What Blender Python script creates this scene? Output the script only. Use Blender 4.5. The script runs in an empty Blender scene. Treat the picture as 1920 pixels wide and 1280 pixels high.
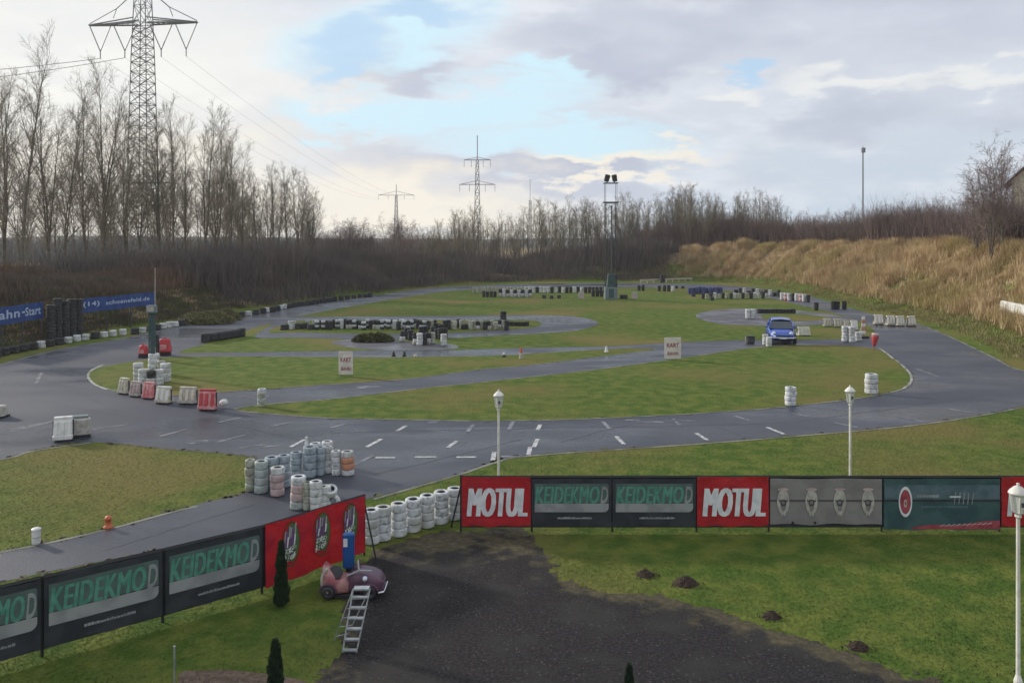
import bpy, math, random
import numpy as np
from mathutils import Vector, Matrix
from mathutils.geometry import tessellate_polygon

R = math.radians
random.seed(7)
rng = np.random.default_rng(7)
scn = bpy.context.scene
col = scn.collection

# ------------------------------------------------------------------ camera
F = 1500.0
CAMZ = 6.0
PITCH = 0.0           # level camera; the frame is shifted down (horizon at pixel row 450)
cam_d = bpy.data.cameras.new("camera")
cam_d.sensor_width = 36
cam_d.lens = 36 * F / 1920
cam_d.shift_y = -190 / 1920
cam_d.clip_end = 9000
cam = bpy.data.objects.new("camera", cam_d)
cam.location = (0, 0, CAMZ)
cam.rotation_euler = (R(90) - PITCH, 0, 0)
col.objects.link(cam)
scn.camera = cam

# ------------------------------------------------------------------ exposure
scn.view_settings.view_transform = 'Standard'
scn.view_settings.look = 'None'
scn.view_settings.exposure = 0.14
scn.view_settings.gamma = 1.0

# ------------------------------------------------------------------ pixel of the photo -> place on the ground
ca, sa = math.cos(PITCH), math.sin(PITCH)
def ray(px, py):
    x = (px - 960) / F; v = -(py - 450) / F
    return Vector((x, ca + v * sa, -sa + v * ca))
def G(px, py, z=0.0):
    d = ray(px, py); t = (z - CAMZ) / d.z
    return Vector((d.x * t, d.y * t, z))
def hz(Y, py):
    v = (450 - py) / F
    dz = (v * Y * ca - Y * sa) / (ca + v * sa)
    return CAMZ + dz
def atx(px, Y, z=0.0):
    dep = Y * ca - (z - CAMZ) * sa
    return (px - 960) / F * dep

# ------------------------------------------------------------------ world
SUN_EL = 20.0
SUN_AZ = math.degrees(math.atan2(-0.85, 0.53))
SKY_STR = 0.1
world = bpy.data.worlds.new("World"); scn.world = world
world.use_nodes = True
wn = world.node_tree.nodes; wl = world.node_tree.links
wn.clear()
def N(tree_nodes, t, **kw):
    n = tree_nodes.new(t)
    for k, v in kw.items(): setattr(n, k, v)
    return n
def wmath(op, a, b=None, c=None, clamp=False):
    n = wn.new('ShaderNodeMath'); n.operation = op; n.use_clamp = clamp
    for i, s in enumerate((a, b, c)):
        if s is None: continue
        if isinstance(s, (int, float)): n.inputs[i].default_value = s
        else: wl.new(s, n.inputs[i])
    return n.outputs[0]
def wmix(f, a, b):
    n = wn.new('ShaderNodeMix'); n.data_type = 'RGBA'
    for i, s in ((0, f), (6, a), (7, b)):
        if isinstance(s, (int, float)): n.inputs[i].default_value = s
        elif isinstance(s, tuple): n.inputs[i].default_value = (*s, 1)
        else: wl.new(s, n.inputs[i])
    return n.outputs[2]
sky = N(wn, 'ShaderNodeTexSky', sky_type='NISHITA', sun_disc=False)
sky.sun_elevation = R(SUN_EL); sky.sun_rotation = R(SUN_AZ)
sky.air_density = 1.0; sky.dust_density = 1.0
tc = wn.new('ShaderNodeTexCoord')
sep = wn.new('ShaderNodeSeparateXYZ'); wl.new(tc.outputs['Generated'], sep.inputs[0])
X_, Y_, Z_ = sep.outputs
def wnoise(scale, detail, sx, sz, off=0.0, rough=0.55):
    mp = wn.new('ShaderNodeMapping'); mp.inputs['Scale'].default_value = (sx, sx, sz)
    mp.inputs['Location'].default_value = (off, off * .7, off * .3)
    mp.inputs['Rotation'].default_value = (0, R(-9), 0)
    wl.new(tc.outputs['Generated'], mp.inputs[0])
    nt = wn.new('ShaderNodeTexNoise'); nt.inputs['Scale'].default_value = scale
    nt.inputs['Detail'].default_value = detail; nt.inputs['Roughness'].default_value = rough
    wl.new(mp.outputs[0], nt.inputs['Vector'])
    return nt.outputs[0]
def wramp(v, lo, hi):
    n = wn.new('ShaderNodeMapRange'); n.interpolation_type = 'SMOOTHSTEP'
    n.inputs[1].default_value = lo; n.inputs[2].default_value = hi
    wl.new(v, n.inputs[0]); return n.outputs[0]
nA = wnoise(5.0, 7, 1, 2.6)
nB = wnoise(11.0, 6, 1, 3.0, 3.1)
nD = wnoise(7.0, 6, 1, 3.4, 5.7)
nC = wnoise(2.6, 4, 1, 2.4, 8.3)
wob = wmath('MULTIPLY', wmath('SUBTRACT', nA, 0.5), 0.20)
wob2 = wmath('MULTIPLY', wmath('SUBTRACT', nB, 0.5), 0.12)
Xw = wmath('ADD', X_, wob); Zw = wmath('ADD', wmath('ADD', Z_, wmath('MULTIPLY', wob, 0.35)), wob2)
def blob(px, py, rx, ry, rot, soft=0.75):
    d = ray(px, py).normalized()
    ux = wmath('SUBTRACT', Xw, d.x); uz = wmath('SUBTRACT', Zw, d.z)
    c, s = math.cos(rot), math.sin(rot)
    a = wmath('ADD', wmath('MULTIPLY', ux, c / (rx / F)), wmath('MULTIPLY', uz, s / (rx / F)))
    b = wmath('ADD', wmath('MULTIPLY', ux, -s / (ry / F)), wmath('MULTIPLY', uz, c / (ry / F)))
    r2 = wmath('ADD', wmath('MULTIPLY', a, a), wmath('MULTIPLY', b, b))
    n = wn.new('ShaderNodeMapRange'); n.interpolation_type = 'SMOOTHSTEP'
    n.inputs[1].default_value = 1.6; n.inputs[2].default_value = 1.6 - 1.6 * soft
    wl.new(r2, n.inputs[0]); return n.outputs[0]
def wmax(*a):
    o = a[0]
    for b in a[1:]: o = wmath('MAXIMUM', o, b)
    return o
blue1 = wmax(blob(640, 80, 95, 40, R(30), 1), blob(800, 14, 130, 26, R(8), 1), blob(600, 130, 50, 30, R(60), 1),
             blob(1395, 130, 50, 18, R(-8), 1))
blue2 = wmax(blob(890, 200, 230, 52, R(5), 1), blob(1040, 262, 230, 40, 0, 1), blob(740, 50, 220, 66, R(16), 1), blob(660, 225, 150, 34, 0, 1), blob(1020, 140, 90, 26, R(-20), 1))
glow = wmax(wmath('MULTIPLY', blob(60, 150, 520, 210, R(-4), 1.0), 0.85), blob(700, 395, 330, 45, R(-3), 0.9), blob(1120, 300, 160, 22, R(2), 1),
            wmath('MULTIPLY', wmax(blob(1640, 150, 130, 24, R(-6), 1), blob(1880, 140, 80, 20, 0, 1), blob(1380, 175, 60, 16, 0, 1)), 0.5))
dark = wmax(blob(1500, 40, 480, 80, R(-3), 1.0), blob(1230, 90, 190, 60, R(10), .9), blob(1820, 210, 240, 46, 0, 1.0),
            blob(590, 270, 300, 46, R(-14), 1.0), blob(690, 130, 150, 40, R(3), 1.0), blob(1050, 330, 260, 26, R(-6), 1.0))
cl_mid = (0.64, 0.68, 0.75)
cl_low = (0.52, 0.62, 0.73)
cl_dark = (0.46, 0.50, 0.61)
cl_glow = (0.95, 0.93, 0.85)
lowr = wmath('MULTIPLY', wramp(Z_, 0.22, 0.02), wramp(X_, -0.15, 0.45))
c0 = wmix(lowr, cl_mid, cl_low)
c0 = wmix(wmath('MULTIPLY', wramp(nB, 0.42, 0.72), 0.75), c0, (0.76, 0.79, 0.85))
c0 = wmix(wmath('MULTIPLY', wramp(nD, 0.50, 0.70), 0.30), c0, cl_dark)
c1 = wmix(wmath('MULTIPLY', dark, wramp(nC, 0.20, 0.62)), c0, cl_dark)
c2 = wmix(wmath('MULTIPLY', glow, wmath('ADD', wmath('MULTIPLY', wramp(nA, 0.25, 0.6), 0.45), 0.5)), c1, cl_glow)
warm = wmax(blob(700, 395, 480, 85, R(-2), 1.0), blob(1140, 300, 170, 22, R(2), 1), blob(200, 380, 420, 120, 0, 1))
c2 = wmix(wmath('MULTIPLY', warm, 0.75), c2, (0.92, 0.83, 0.68))
nish = wn.new('ShaderNodeMix'); nish.data_type = 'RGBA'; nish.blend_type = 'MULTIPLY'; nish.inputs[0].default_value = 1
wl.new(sky.outputs[0], nish.inputs[6]); nish.inputs[7].default_value = (SKY_STR * 1.0,) * 3 + (1,)
bl = wmix(0.8, nish.outputs[2], (0.44, 0.70, 0.95))
c3 = wmix(wmath('MULTIPLY', blue1, 0.78), c2, bl)
c3 = wmix(wmath('MULTIPLY', blue2, wmath('SUBTRACT', 1.0, blue1)), c3, (0.60, 0.82, 0.93))
# the overcast is brighter overhead than near the skyline
zen = wmath('ADD', 1.0, wmath('MULTIPLY', wramp(Z_, 0.30, 0.95), 0.05))
fin = wn.new('ShaderNodeMix'); fin.data_type = 'RGBA'; fin.blend_type = 'MULTIPLY'; fin.inputs[0].default_value = 1
wl.new(c3, fin.inputs[6])
cmb = wn.new('ShaderNodeCombineColor'); 
for i in range(3): wl.new(wmath('MULTIPLY', zen, 1.0 / SKY_STR), cmb.inputs[i])
wl.new(cmb.outputs[0], fin.inputs[7])
bg = wn.new('ShaderNodeBackground'); bg.inputs['Strength'].default_value = SKY_STR
wl.new(fin.outputs[2], bg.inputs['Color'])
wo = wn.new('ShaderNodeOutputWorld'); wl.new(bg.outputs[0], wo.inputs[0])

# ------------------------------------------------------------------ sun
sun_d = bpy.data.lights.new("sun", 'SUN'); sun_d.energy = 3.2; sun_d.angle = R(4); sun_d.color = (1, 0.92, 0.80)
sun = bpy.data.objects.new("sun", sun_d); col.objects.link(sun)
e = R(SUN_EL); az = R(SUN_AZ)
sdir = Vector((math.sin(az) * math.cos(e), math.cos(az) * math.cos(e), math.sin(e)))
sun.rotation_euler = sdir.to_track_quat('Z', 'Y').to_euler()

# ------------------------------------------------------------------ materials
def mat(name, base, rough=0.7, c2=None, scale=3.0, detail=5, lo=0.4, hi=0.62, c3=None, scale3=0.3, bump=0.0,
        bscale=40, spec=0.5, metal=0.0, stretch=(1, 1, 1), rough2=None, obj=False, trans=0.0, coat=0.0, attr=None, attrc=None, upn=False):
    m = bpy.data.materials.new(name); m.use_nodes = True
    nt = m.node_tree; n = nt.nodes; l = nt.links
    b = n['Principled BSDF']
    b.inputs['Roughness'].default_value = rough
    b.inputs['Specular IOR Level'].default_value = spec
    b.inputs['Metallic'].default_value = metal
    b.inputs['Coat Weight'].default_value = coat
    if trans: b.inputs['Transmission Weight'].default_value = trans
    if obj:
        t = n.new('ShaderNodeTexCoord'); src = t.outputs['Object']
    else:
        t = n.new('ShaderNodeNewGeometry'); src = t.outputs['Position']
    mp = n.new('ShaderNodeMapping'); mp.inputs['Scale'].default_value = stretch; l.new(src, mp.inputs[0]); src = mp.outputs[0]
    def noise(s, d):
        x = n.new('ShaderNodeTexNoise'); x.inputs['Scale'].default_value = s; x.inputs['Detail'].default_value = d
        l.new(src, x.inputs['Vector']); return x.outputs[0]
    def ramp(v, a, c):
        x = n.new('ShaderNodeMapRange'); x.interpolation_type = 'SMOOTHSTEP'
        x.inputs[1].default_value = a; x.inputs[2].default_value = c; l.new(v, x.inputs[0]); return x.outputs[0]
    def mix(f, a, c):
        x = n.new('ShaderNodeMix'); x.data_type = 'RGBA'; l.new(f, x.inputs[0])
        for i, s in ((6, a), (7, c)):
            if isinstance(s, tuple): x.inputs[i].default_value = (*s, 1)
            else: l.new(s, x.inputs[i])
        return x.outputs[2]
    cur = base
    f1 = None
    if c2 is not None:
        f1 = ramp(noise(scale, detail), lo, hi); cur = mix(f1, cur, c2)
    if c3 is not None:
        cur = mix(ramp(noise(scale3, 4), 0.45, 0.66), cur, c3)
    if attr is not None:
        a = n.new('ShaderNodeAttribute'); a.attribute_name = attr
        nn = noise(2.2, 6)
        ad = n.new('ShaderNodeMath'); ad.operation = 'ADD'; l.new(a.outputs['Fac'], ad.inputs[0])
        sb = n.new('ShaderNodeMath'); sb.operation = 'MULTIPLY_ADD'; l.new(nn, sb.inputs[0]); sb.inputs[1].default_value = 1.1; sb.inputs[2].default_value = -0.55
        l.new(sb.outputs[0], ad.inputs[1])
        dirt = mix(ramp(noise(9, 5), .4, .65), attrc[0], attrc[1])
        cur = mix(ramp(ad.outputs[0], 0.38, 0.62), cur, dirt)
    if isinstance(cur, tuple): b.inputs['Base Color'].default_value = (*cur, 1)
    else: l.new(cur, b.inputs['Base Color'])
    if rough2 is not None:
        rr = ramp(noise(rough2[1], 5), rough2[2], rough2[3])
        x = n.new('ShaderNodeMapRange'); l.new(rr, x.inputs[0]); x.inputs[3].default_value = rough; x.inputs[4].default_value = rough2[0]
        l.new(x.outputs[0], b.inputs['Roughness'])
    if bump:
        bp = n.new('ShaderNodeBump'); bp.inputs['Strength'].default_value = bump; bp.inputs['Distance'].default_value = 0.05
        l.new(noise(bscale, 4), bp.inputs['Height']); l.new(bp.outputs[0], b.inputs['Normal'])
    if upn:
        cv = n.new('ShaderNodeCombineXYZ'); cv.inputs[2].default_value = 1.0; l.new(cv.outputs[0], b.inputs['Normal'])
    return m

M = {}
GRASS_ATTR = ((0.24, 0.18, 0.10), (0.33, 0.24, 0.13))
M['grass'] = mat('grass_mat', (0.062, 0.105, 0.018), 0.95, (0.120, 0.145, 0.030), 1.7, 8, .36, .66, (0.150, 0.130, 0.042), 0.12,
                 bump=0.9, bscale=9, spec=0.1, attr='dry', attrc=GRASS_ATTR)
M['asphalt'] = mat('asphalt_mat', (0.038, 0.044, 0.064), 0.60, (0.066, 0.071, 0.088), 0.35, 7, .35, .68, (0.030, 0.036, 0.055), 0.11, bump=0.3,
                   bscale=60, spec=0.45, rough2=(0.10, 0.12, .46, .60), stretch=(0.6, 1.3, 1))
M['asphalt_dark'] = mat('asphalt_dark_mat', (0.060, 0.060, 0.074), 0.65, (0.085, 0.083, 0.097), 0.8, 6, bump=0.25, bscale=60, rough2=(0.35, 0.4, .45, .62))
M['gravel'] = mat('gravel_mat', (0.022, 0.020, 0.022), 0.9, (0.044, 0.040, 0.042), 22, 8, .40, .64, (0.044, 0.042, 0.040), 0.9, bump=1.0, bscale=60, spec=0.2,
                  attr='dry', attrc=((0.085, 0.075, 0.048), (0.13, 0.11, 0.065)))
M['paint'] = mat('road_paint', (0.50, 0.50, 0.50), 0.6, (0.20, 0.20, 0.21), 6, 6, .42, .66)
M['paint_faint'] = mat('worn_paint_wet_sheen', (0.20, 0.20, 0.225), 0.5, (0.085, 0.087, 0.10), 2.2, 7, .40, .58)  # worn grid marks, and the painted sheen of the wet smears
M['edge'] = mat('edge_paint', (0.20, 0.20, 0.165), 0.8, (0.09, 0.095, 0.07), 1.2, 6, .40, .62)
M['white'] = mat('white_plastic', (0.70, 0.70, 0.68), 0.5, (0.48, 0.48, 0.45), 4, 5, .45, .75)
M['cream'] = mat('cream_plastic', (0.60, 0.56, 0.45), 0.55, (0.42, 0.39, 0.31), 5, 5)
M['wtyre'] = mat('whitewashed_rubber', (0.62, 0.64, 0.66), 0.7, (0.26, 0.27, 0.27), 9, 8, .46, .74, (0.42, 0.43, 0.40), 2.5, bump=0.3, bscale=50)
M['gtyre'] = mat('pale_green_grey_rubber', (0.40, 0.45, 0.43), 0.7, (0.22, 0.25, 0.24), 7, 6, .42, .7)
M['btyre'] = mat('pale_blue_grey_rubber', (0.34, 0.40, 0.44), 0.7, (0.20, 0.23, 0.26), 7, 6, .42, .7)
M['ptyre'] = mat('faded_pink_rubber', (0.50, 0.38, 0.37), 0.7, (0.34, 0.26, 0.26), 7, 6, .42, .7)
M['otyre'] = mat('orange_rubber', (0.56, 0.24, 0.13), 0.7, (0.40, 0.22, 0.15), 7, 6)
M['ktyre'] = mat('black_rubber', (0.022, 0.022, 0.026), 0.75, (0.05, 0.05, 0.055), 8, 4)
M['bltyre'] = mat('blue_painted_rubber', (0.05, 0.06, 0.17), 0.7, (0.09, 0.10, 0.22), 8, 4)
M['ytyre'] = mat('weathered_pale_rubber', (0.42, 0.43, 0.36), 0.7, (0.25, 0.25, 0.2), 8, 4)
M['red'] = mat('red_plastic', (0.50, 0.045, 0.06), 0.55, (0.38, 0.05, 0.06), 4, 4)
M['pinkred'] = mat('faded_red_plastic', (0.56, 0.17, 0.18), 0.55, (0.62, 0.33, 0.32), 5, 4)
M['orange'] = mat('orange_plastic', (0.50, 0.12, 0.05), 0.5)
M['pole'] = mat('white_lacquer', (0.72, 0.71, 0.66), 0.4, (0.60, 0.59, 0.52), 6, 4)
M['glass'] = mat('frosted_glass', (0.62, 0.64, 0.60), 0.25, spec=0.6)
M['steel'] = mat('galvanised_steel', (0.22, 0.23, 0.24), 0.55, (0.15, 0.16, 0.17), 3, 4, metal=0.3)
M['steelfar'] = mat('weathered_steel', (0.16, 0.17, 0.18), 0.7)
M['alu'] = mat('aluminium', (0.36, 0.39, 0.41), 0.45, (0.28, 0.30, 0.32), 12, 4, metal=0.5)
M['black'] = mat('black_metal', (0.015, 0.016, 0.018), 0.6)
M['darkgrey'] = mat('dark_grey_cover', (0.05, 0.055, 0.06), 0.7)
M['teal'] = mat('teal_painted_metal', (0.045, 0.085, 0.09), 0.6)
M['cabinet'] = mat('grey_green_cabinet', (0.16, 0.20, 0.21), 0.6)
M['bred'] = mat('red_banner_cloth', (0.43, 0.010, 0.018), 0.55, (0.34, 0.008, 0.014), 3.0, 5, bump=1.0, bscale=3)
M['bred2'] = mat('bright_red_banner_cloth', (0.50, 0.012, 0.020), 0.5, (0.38, 0.012, 0.03), 2.5, 5, bump=1.0, bscale=3)
M['bblack'] = mat('black_banner_cloth', (0.020, 0.024, 0.032), 0.6, (0.034, 0.038, 0.048), 3, 4, bump=0.4, bscale=3)
M['bslate'] = mat('slate_green_print', (0.085, 0.135, 0.125), 0.55, (0.065, 0.105, 0.10), 3, 4)
M['bteal'] = mat('mint_green_print', (0.095, 0.29, 0.22), 0.55, (0.06, 0.23, 0.17), 9, 4)
M['bsilver'] = mat('silver_print', (0.30, 0.31, 0.32), 0.5, (0.22, 0.23, 0.24), 3, 4)
M['bwhite'] = mat('white_print', (0.72, 0.73, 0.74), 0.55, (0.58, 0.60, 0.62), 5, 4)
M['bgrey'] = mat('grey_banner_cloth', (0.235, 0.225, 0.215), 0.6, (0.19, 0.18, 0.175), 2.5, 5, bump=0.5, bscale=3)
M['bpale'] = mat('pale_print', (0.46, 0.44, 0.39), 0.6, (0.34, 0.32, 0.29), 8, 4)
M['bdark'] = mat('dark_print', (0.07, 0.065, 0.075), 0.6)
M['bpetrol'] = mat('petrol_banner_cloth', (0.030, 0.072, 0.082), 0.5, (0.05, 0.105, 0.11), 2.2, 5, bump=0.5, bscale=3)
M['bpetrol2'] = mat('lighter_petrol_print', (0.10, 0.15, 0.18), 0.55, (0.06, 0.11, 0.13), 4, 5)
M['brose'] = mat('rose_print', (0.36, 0.07, 0.09), 0.55, (0.25, 0.03, 0.05), 5, 4)
M['bgreen'] = mat('green_print', (0.05, 0.16, 0.05), 0.6)
M['bviolet'] = mat('violet_print', (0.16, 0.06, 0.22), 0.6)
M['bnavy'] = mat('navy_banner_cloth', (0.010, 0.045, 0.19), 0.5, (0.018, 0.065, 0.24), 2, 3)
M['bice'] = mat('ice_blue_print', (0.42, 0.50, 0.66), 0.55)
M['signred'] = mat('dark_red_lettering', (0.26, 0.05, 0.06), 0.6)
M['sign'] = mat('white_sign_board', (0.66, 0.62, 0.57), 0.5, (0.56, 0.50, 0.47), 3, 4)
M['carblue'] = mat('blue_car_paint', (0.006, 0.055, 0.34), 0.3, (0.008, 0.065, 0.38), 2, 3, coat=0.6)
M['carglass'] = mat('dark_car_glass', (0.02, 0.035, 0.05), 0.08, spec=0.8)
M['chrome'] = mat('chrome', (0.55, 0.56, 0.58), 0.2, metal=1.0)
M['lens'] = mat('pale_lens', (0.62, 0.68, 0.78), 0.15)
M['purple'] = mat('faded_purple_fibreglass', (0.060, 0.028, 0.060), 0.4, (0.11, 0.05, 0.085), 4, 4)
M['pink'] = mat('faded_pink_fibreglass', (0.26, 0.07, 0.085), 0.45, (0.38, 0.19, 0.18), 5, 4)
M['blue'] = mat('blue_plastic', (0.010, 0.075, 0.26), 0.4)
M['bark'] = mat('bark', (0.13, 0.115, 0.085), 0.9, (0.085, 0.078, 0.06), 2, 4)
M['twig'] = mat('twigs', (0.23, 0.20, 0.145), 0.9, (0.16, 0.14, 0.10), 0.4, 4)
M['twigred'] = mat('reddish_twigs', (0.24, 0.18, 0.165), 0.9, (0.17, 0.135, 0.125), 0.3, 4)
M['thick'] = mat('brown_undergrowth', (0.105, 0.080, 0.060), 0.95, (0.062, 0.066, 0.044), 0.25, 5, .4, .6, (0.17, 0.092, 0.065), 0.09)
M['thickback'] = mat('dark_undergrowth', (0.095, 0.080, 0.078), 0.95, (0.13, 0.105, 0.09), 0.2, 5, .4, .6)
M['thickred'] = mat('red_brown_undergrowth', (0.17, 0.118, 0.105), 0.95, (0.12, 0.09, 0.08), 0.22, 5)
M['drygrass'] = mat('dry_tall_grass', (0.62, 0.49, 0.31), 0.9, (0.40, 0.285, 0.165), 0.7, 7, .40, .60, (0.44, 0.36, 0.18), 0.2, spec=0.2)
M['blade'] = mat('grass_blades', (0.066, 0.112, 0.020), 0.8, (0.122, 0.150, 0.032), 1.7, 7, .36, .66, (0.142, 0.135, 0.040), 0.14, spec=0.2, upn=True)
M['conifer'] = mat('conifer_needles', (0.012, 0.032, 0.014), 0.85, (0.02, 0.05, 0.02), 12, 4)
M['shrub'] = mat('olive_shrub', (0.085, 0.085, 0.028), 0.9, (0.055, 0.060, 0.022), 1.2, 5)
M['olive'] = mat('olive_rough_grass', (0.19, 0.185, 0.065), 0.9, (0.25, 0.21, 0.10), 1.2, 5)
M['weeds'] = mat('dull_weeds', (0.085, 0.068, 0.042), 0.95, (0.075, 0.085, 0.035), 0.6, 5)
M['mound'] = mat('grassy_mound', (0.14, 0.14, 0.055), 0.95, (0.19, 0.17, 0.08), 1.2, 5)
M['kerbp'] = mat('worn_kerb_paint', (0.34, 0.34, 0.30), 0.7, (0.15, 0.16, 0.14), 1.5, 6, .4, .6)
M['seam'] = mat('tar_seam_mat', (0.030, 0.032, 0.042), 0.6, (0.05, 0.052, 0.064), 2, 5)
M['mud'] = mat('dried_mud', (0.085, 0.072, 0.050), 0.95, (0.06, 0.058, 0.045), 3, 6)
M['soil'] = mat('dug_soil', (0.035, 0.022, 0.016), 0.98, (0.055, 0.035, 0.025), 20, 6, bump=1.0, bscale=30)
M['baresoil'] = mat('bare_soil', (0.11, 0.075, 0.055), 0.98, (0.16, 0.11, 0.08), 10, 6, bump=0.8, bscale=20)
M['plaster'] = mat('cream_plaster', (0.66, 0.60, 0.44), 0.8, (0.58, 0.52, 0.38), 1, 4)
M['rooftile'] = mat('brown_roof', (0.09, 0.05, 0.04), 0.8)
M['hill'] = mat('distant_woods', (0.09, 0.095, 0.095), 1.0, (0.12, 0.115, 0.105), 0.02, 5)
M['wire'] = mat('cable', (0.10, 0.10, 0.11), 0.6)

# ------------------------------------------------------------------ mesh helpers
class MB:
    def __init__(s): s.v = []; s.f = []; s.m = []; s.mats = []
    def mi(s, m):
        m = M[m] if isinstance(m, str) else m
        if m not in s.mats: s.mats.append(m)
        return s.mats.index(m)
    def add(s, vs, fs, m, T=None):
        o = len(s.v); k = s.mi(m)
        s.v += [tuple(T @ Vector(p)) if T is not None else tuple(p) for p in vs]
        for f in fs: s.f.append(tuple(i + o for i in f)); s.m.append(k)
    def box(s, c, d, m, T=None, taper=(1, 1), bev=0.0):
        x, y, z = d[0] / 2, d[1] / 2, d[2] / 2
        if bev > 0:
            b = min(bev, x * .45, y * .45, z * .45); vs = []; 
            rings = [(-z, -b), (-z + b, 0), (z - b, 0), (z, -b)]
            for zi, (zz, ins) in enumerate(rings):
                tx = 1 + (taper[0] - 1) * (zz + z) / (2 * z); ty = 1 + (taper[1] - 1) * (zz + z) / (2 * z)
                X = x + ins; Y = y + ins
                for px, py in ((-X + b, -Y), (X - b, -Y), (X, -Y + b), (X, Y - b), (X - b, Y), (-X + b, Y), (-X, Y - b), (-X, -Y + b)):
                    vs.append((c[0] + px * tx, c[1] + py * ty, c[2] + zz))
            fs = [tuple(range(7, -1, -1)), tuple(range(24, 32))]
            for r_ in range(3):
                for i in range(8):
                    j = (i + 1) % 8; fs.append((r_ * 8 + i, r_ * 8 + j, r_ * 8 + 8 + j, r_ * 8 + 8 + i))
            s.add(vs, fs, m, T); return
        vs = []
        for zz, tx, ty in ((-z, 1, 1), (z, taper[0], taper[1])):
            for px, py in ((-x, -y), (x, -y), (x, y), (-x, y)):
                vs.append((c[0] + px * tx, c[1] + py * ty, c[2] + zz))
        s.add(vs, [(3, 2, 1, 0), (4, 5, 6, 7), (0, 1, 5, 4), (1, 2, 6, 5), (2, 3, 7, 6), (3, 0, 4, 7)], m, T)
    def lathe(s, prof, m, n=16, T=None, c=(0, 0, 0), closed=False):
        vs = []; fs = []
        for r, z in prof:
            for i in range(n):
                a = 2 * math.pi * i / n
                vs.append((c[0] + r * math.cos(a), c[1] + r * math.sin(a), c[2] + z))
        k = len(prof); rng_ = k if closed else k - 1
        for j in range(rng_):
            j2 = (j + 1) % k
            for i in range(n):
                i2 = (i + 1) % n
                fs.append((j * n + i, j * n + i2, j2 * n + i2, j2 * n + i))
        if not closed:
            if prof[0][0] > 1e-5: fs.append(tuple(range(n - 1, -1, -1)))
            if prof[-1][0] > 1e-5: fs.append(tuple(range((k - 1) * n, k * n)))
        s.add(vs, fs, m, T)
    def tube(s, p0, p1, r0, m, r1=None, n=6, T=None):
        p0 = Vector(p0); p1 = Vector(p1); r1 = r0 if r1 is None else r1
        d = (p1 - p0); 
        if d.length < 1e-6: return
        q = d.normalized().to_track_quat('Z', 'Y').to_matrix()
        vs = []
        for p, r in ((p0, r0), (p1, r1)):
            for i in range(n):
                a = 2 * math.pi * i / n
                vs.append(p + q @ Vector((r * math.cos(a), r * math.sin(a), 0)))
        fs = [(i, (i + 1) % n, n + (i + 1) % n, n + i) for i in range(n)]
        fs += [tuple(range(n - 1, -1, -1)), tuple(range(n, 2 * n))]
        s.add(vs, fs, m, T)
    def poly(s, pts, m, T=None):
        s.add(pts, [tuple(range(len(pts)))], m, T)
    def disc(s, c, rx, rz, m, y=0.0, n=24, r_in=0.0, T=None, a0=0.0, a1=2 * math.pi):
        # ellipse in the x-z plane, facing -y
        vs = []; fs = []
        full = abs(a1 - a0 - 2 * math.pi) < 1e-6
        kk = n if full else n + 1
        for i in range(kk):
            a = a0 + (a1 - a0) * i / n
            vs.append((c[0] + rx * math.cos(a), y, c[1] + rz * math.sin(a)))
        if r_in <= 0:
            s.add(vs, [tuple(range(len(vs)))], m, T); return
        inn = [(c[0] + rx * r_in * math.cos(a0 + (a1 - a0) * i / n), y, c[1] + rz * r_in * math.sin(a0 + (a1 - a0) * i / n)) for i in range(kk)]
        k = len(vs)
        for i in range(n):
            j = (i + 1) % kk
            fs.append((i, j, k + j, k + i))
        s.add(vs + inn, fs, m, T)
    def build(s, name, parent=None, smooth=False, loc=None, rz=0.0):
        me = bpy.data.meshes.new(name); me.from_pydata(s.v, [], s.f)
        for m in s.mats: me.materials.append(m)
        if len(s.mats) > 1: me.polygons.foreach_set('material_index', s.m)
        if smooth: me.polygons.foreach_set('use_smooth', [True] * len(s.f))
        me.update()
        o = bpy.data.objects.new(name, me); col.objects.link(o)
        if parent is not None: o.parent = parent
        if loc is not None: o.location = loc
        o.rotation_euler.z = rz
        return o

def fast_mesh(name, V, Q, m, parent=None, attr=None, smooth=False):
    V = np.asarray(V, dtype=np.float32); Q = np.asarray(Q, dtype=np.int32)
    me = bpy.data.meshes.new(name)
    me.vertices.add(len(V)); me.vertices.foreach_set('co', V.ravel())
    k = Q.shape[1]
    me.loops.add(Q.size); me.loops.foreach_set('vertex_index', Q.ravel())
    me.polygons.add(len(Q)); me.polygons.foreach_set('loop_start', np.arange(0, Q.size, k, dtype=np.int32))
    me.materials.append(M[m])
    if attr is not None:
        a = me.attributes.new(attr[0], 'FLOAT', 'POINT'); a.data.foreach_set('value', np.asarray(attr[1], dtype=np.float32))
    me.update(calc_edges=True)
    if smooth: me.polygons.foreach_set('use_smooth', [True] * len(Q))
    o = bpy.data.objects.new(name, me); col.objects.link(o)
    if parent is not None: o.parent = parent
    return o

def tag(o, label=None, cat=None, group=None, kind=None):
    if label: o['label'] = label
    if cat: o['category'] = cat
    if group: o['group'] = group
    if kind: o['kind'] = kind
    return o
def empty(name, loc, rz=0.0, label=None, cat=None, group=None):
    o = bpy.data.objects.new(name, None); col.objects.link(o); o.location = loc; o.rotation_euler.z = rz
    o.empty_display_size = 0.2
    return tag(o, label, cat, group)
def kids(o): return [c for c in bpy.data.objects if c.parent == o]
def copy_tree(o, parent=None):
    c = o.copy(); col.objects.link(c); c.parent = parent
    for ch in kids(o): copy_tree(ch, c)
    return c
ORD = ['first', 'second', 'third', 'fourth', 'fifth', 'sixth', 'seventh', 'eighth', 'ninth', 'tenth', 'eleventh', 'twelfth', 'thirteenth',
       'fourteenth', 'fifteenth', 'sixteenth', 'seventeenth', 'eighteenth', 'nineteenth', 'twentieth', 'twenty-first', 'twenty-second', 'twenty-third', 'twenty-fourth']

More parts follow.
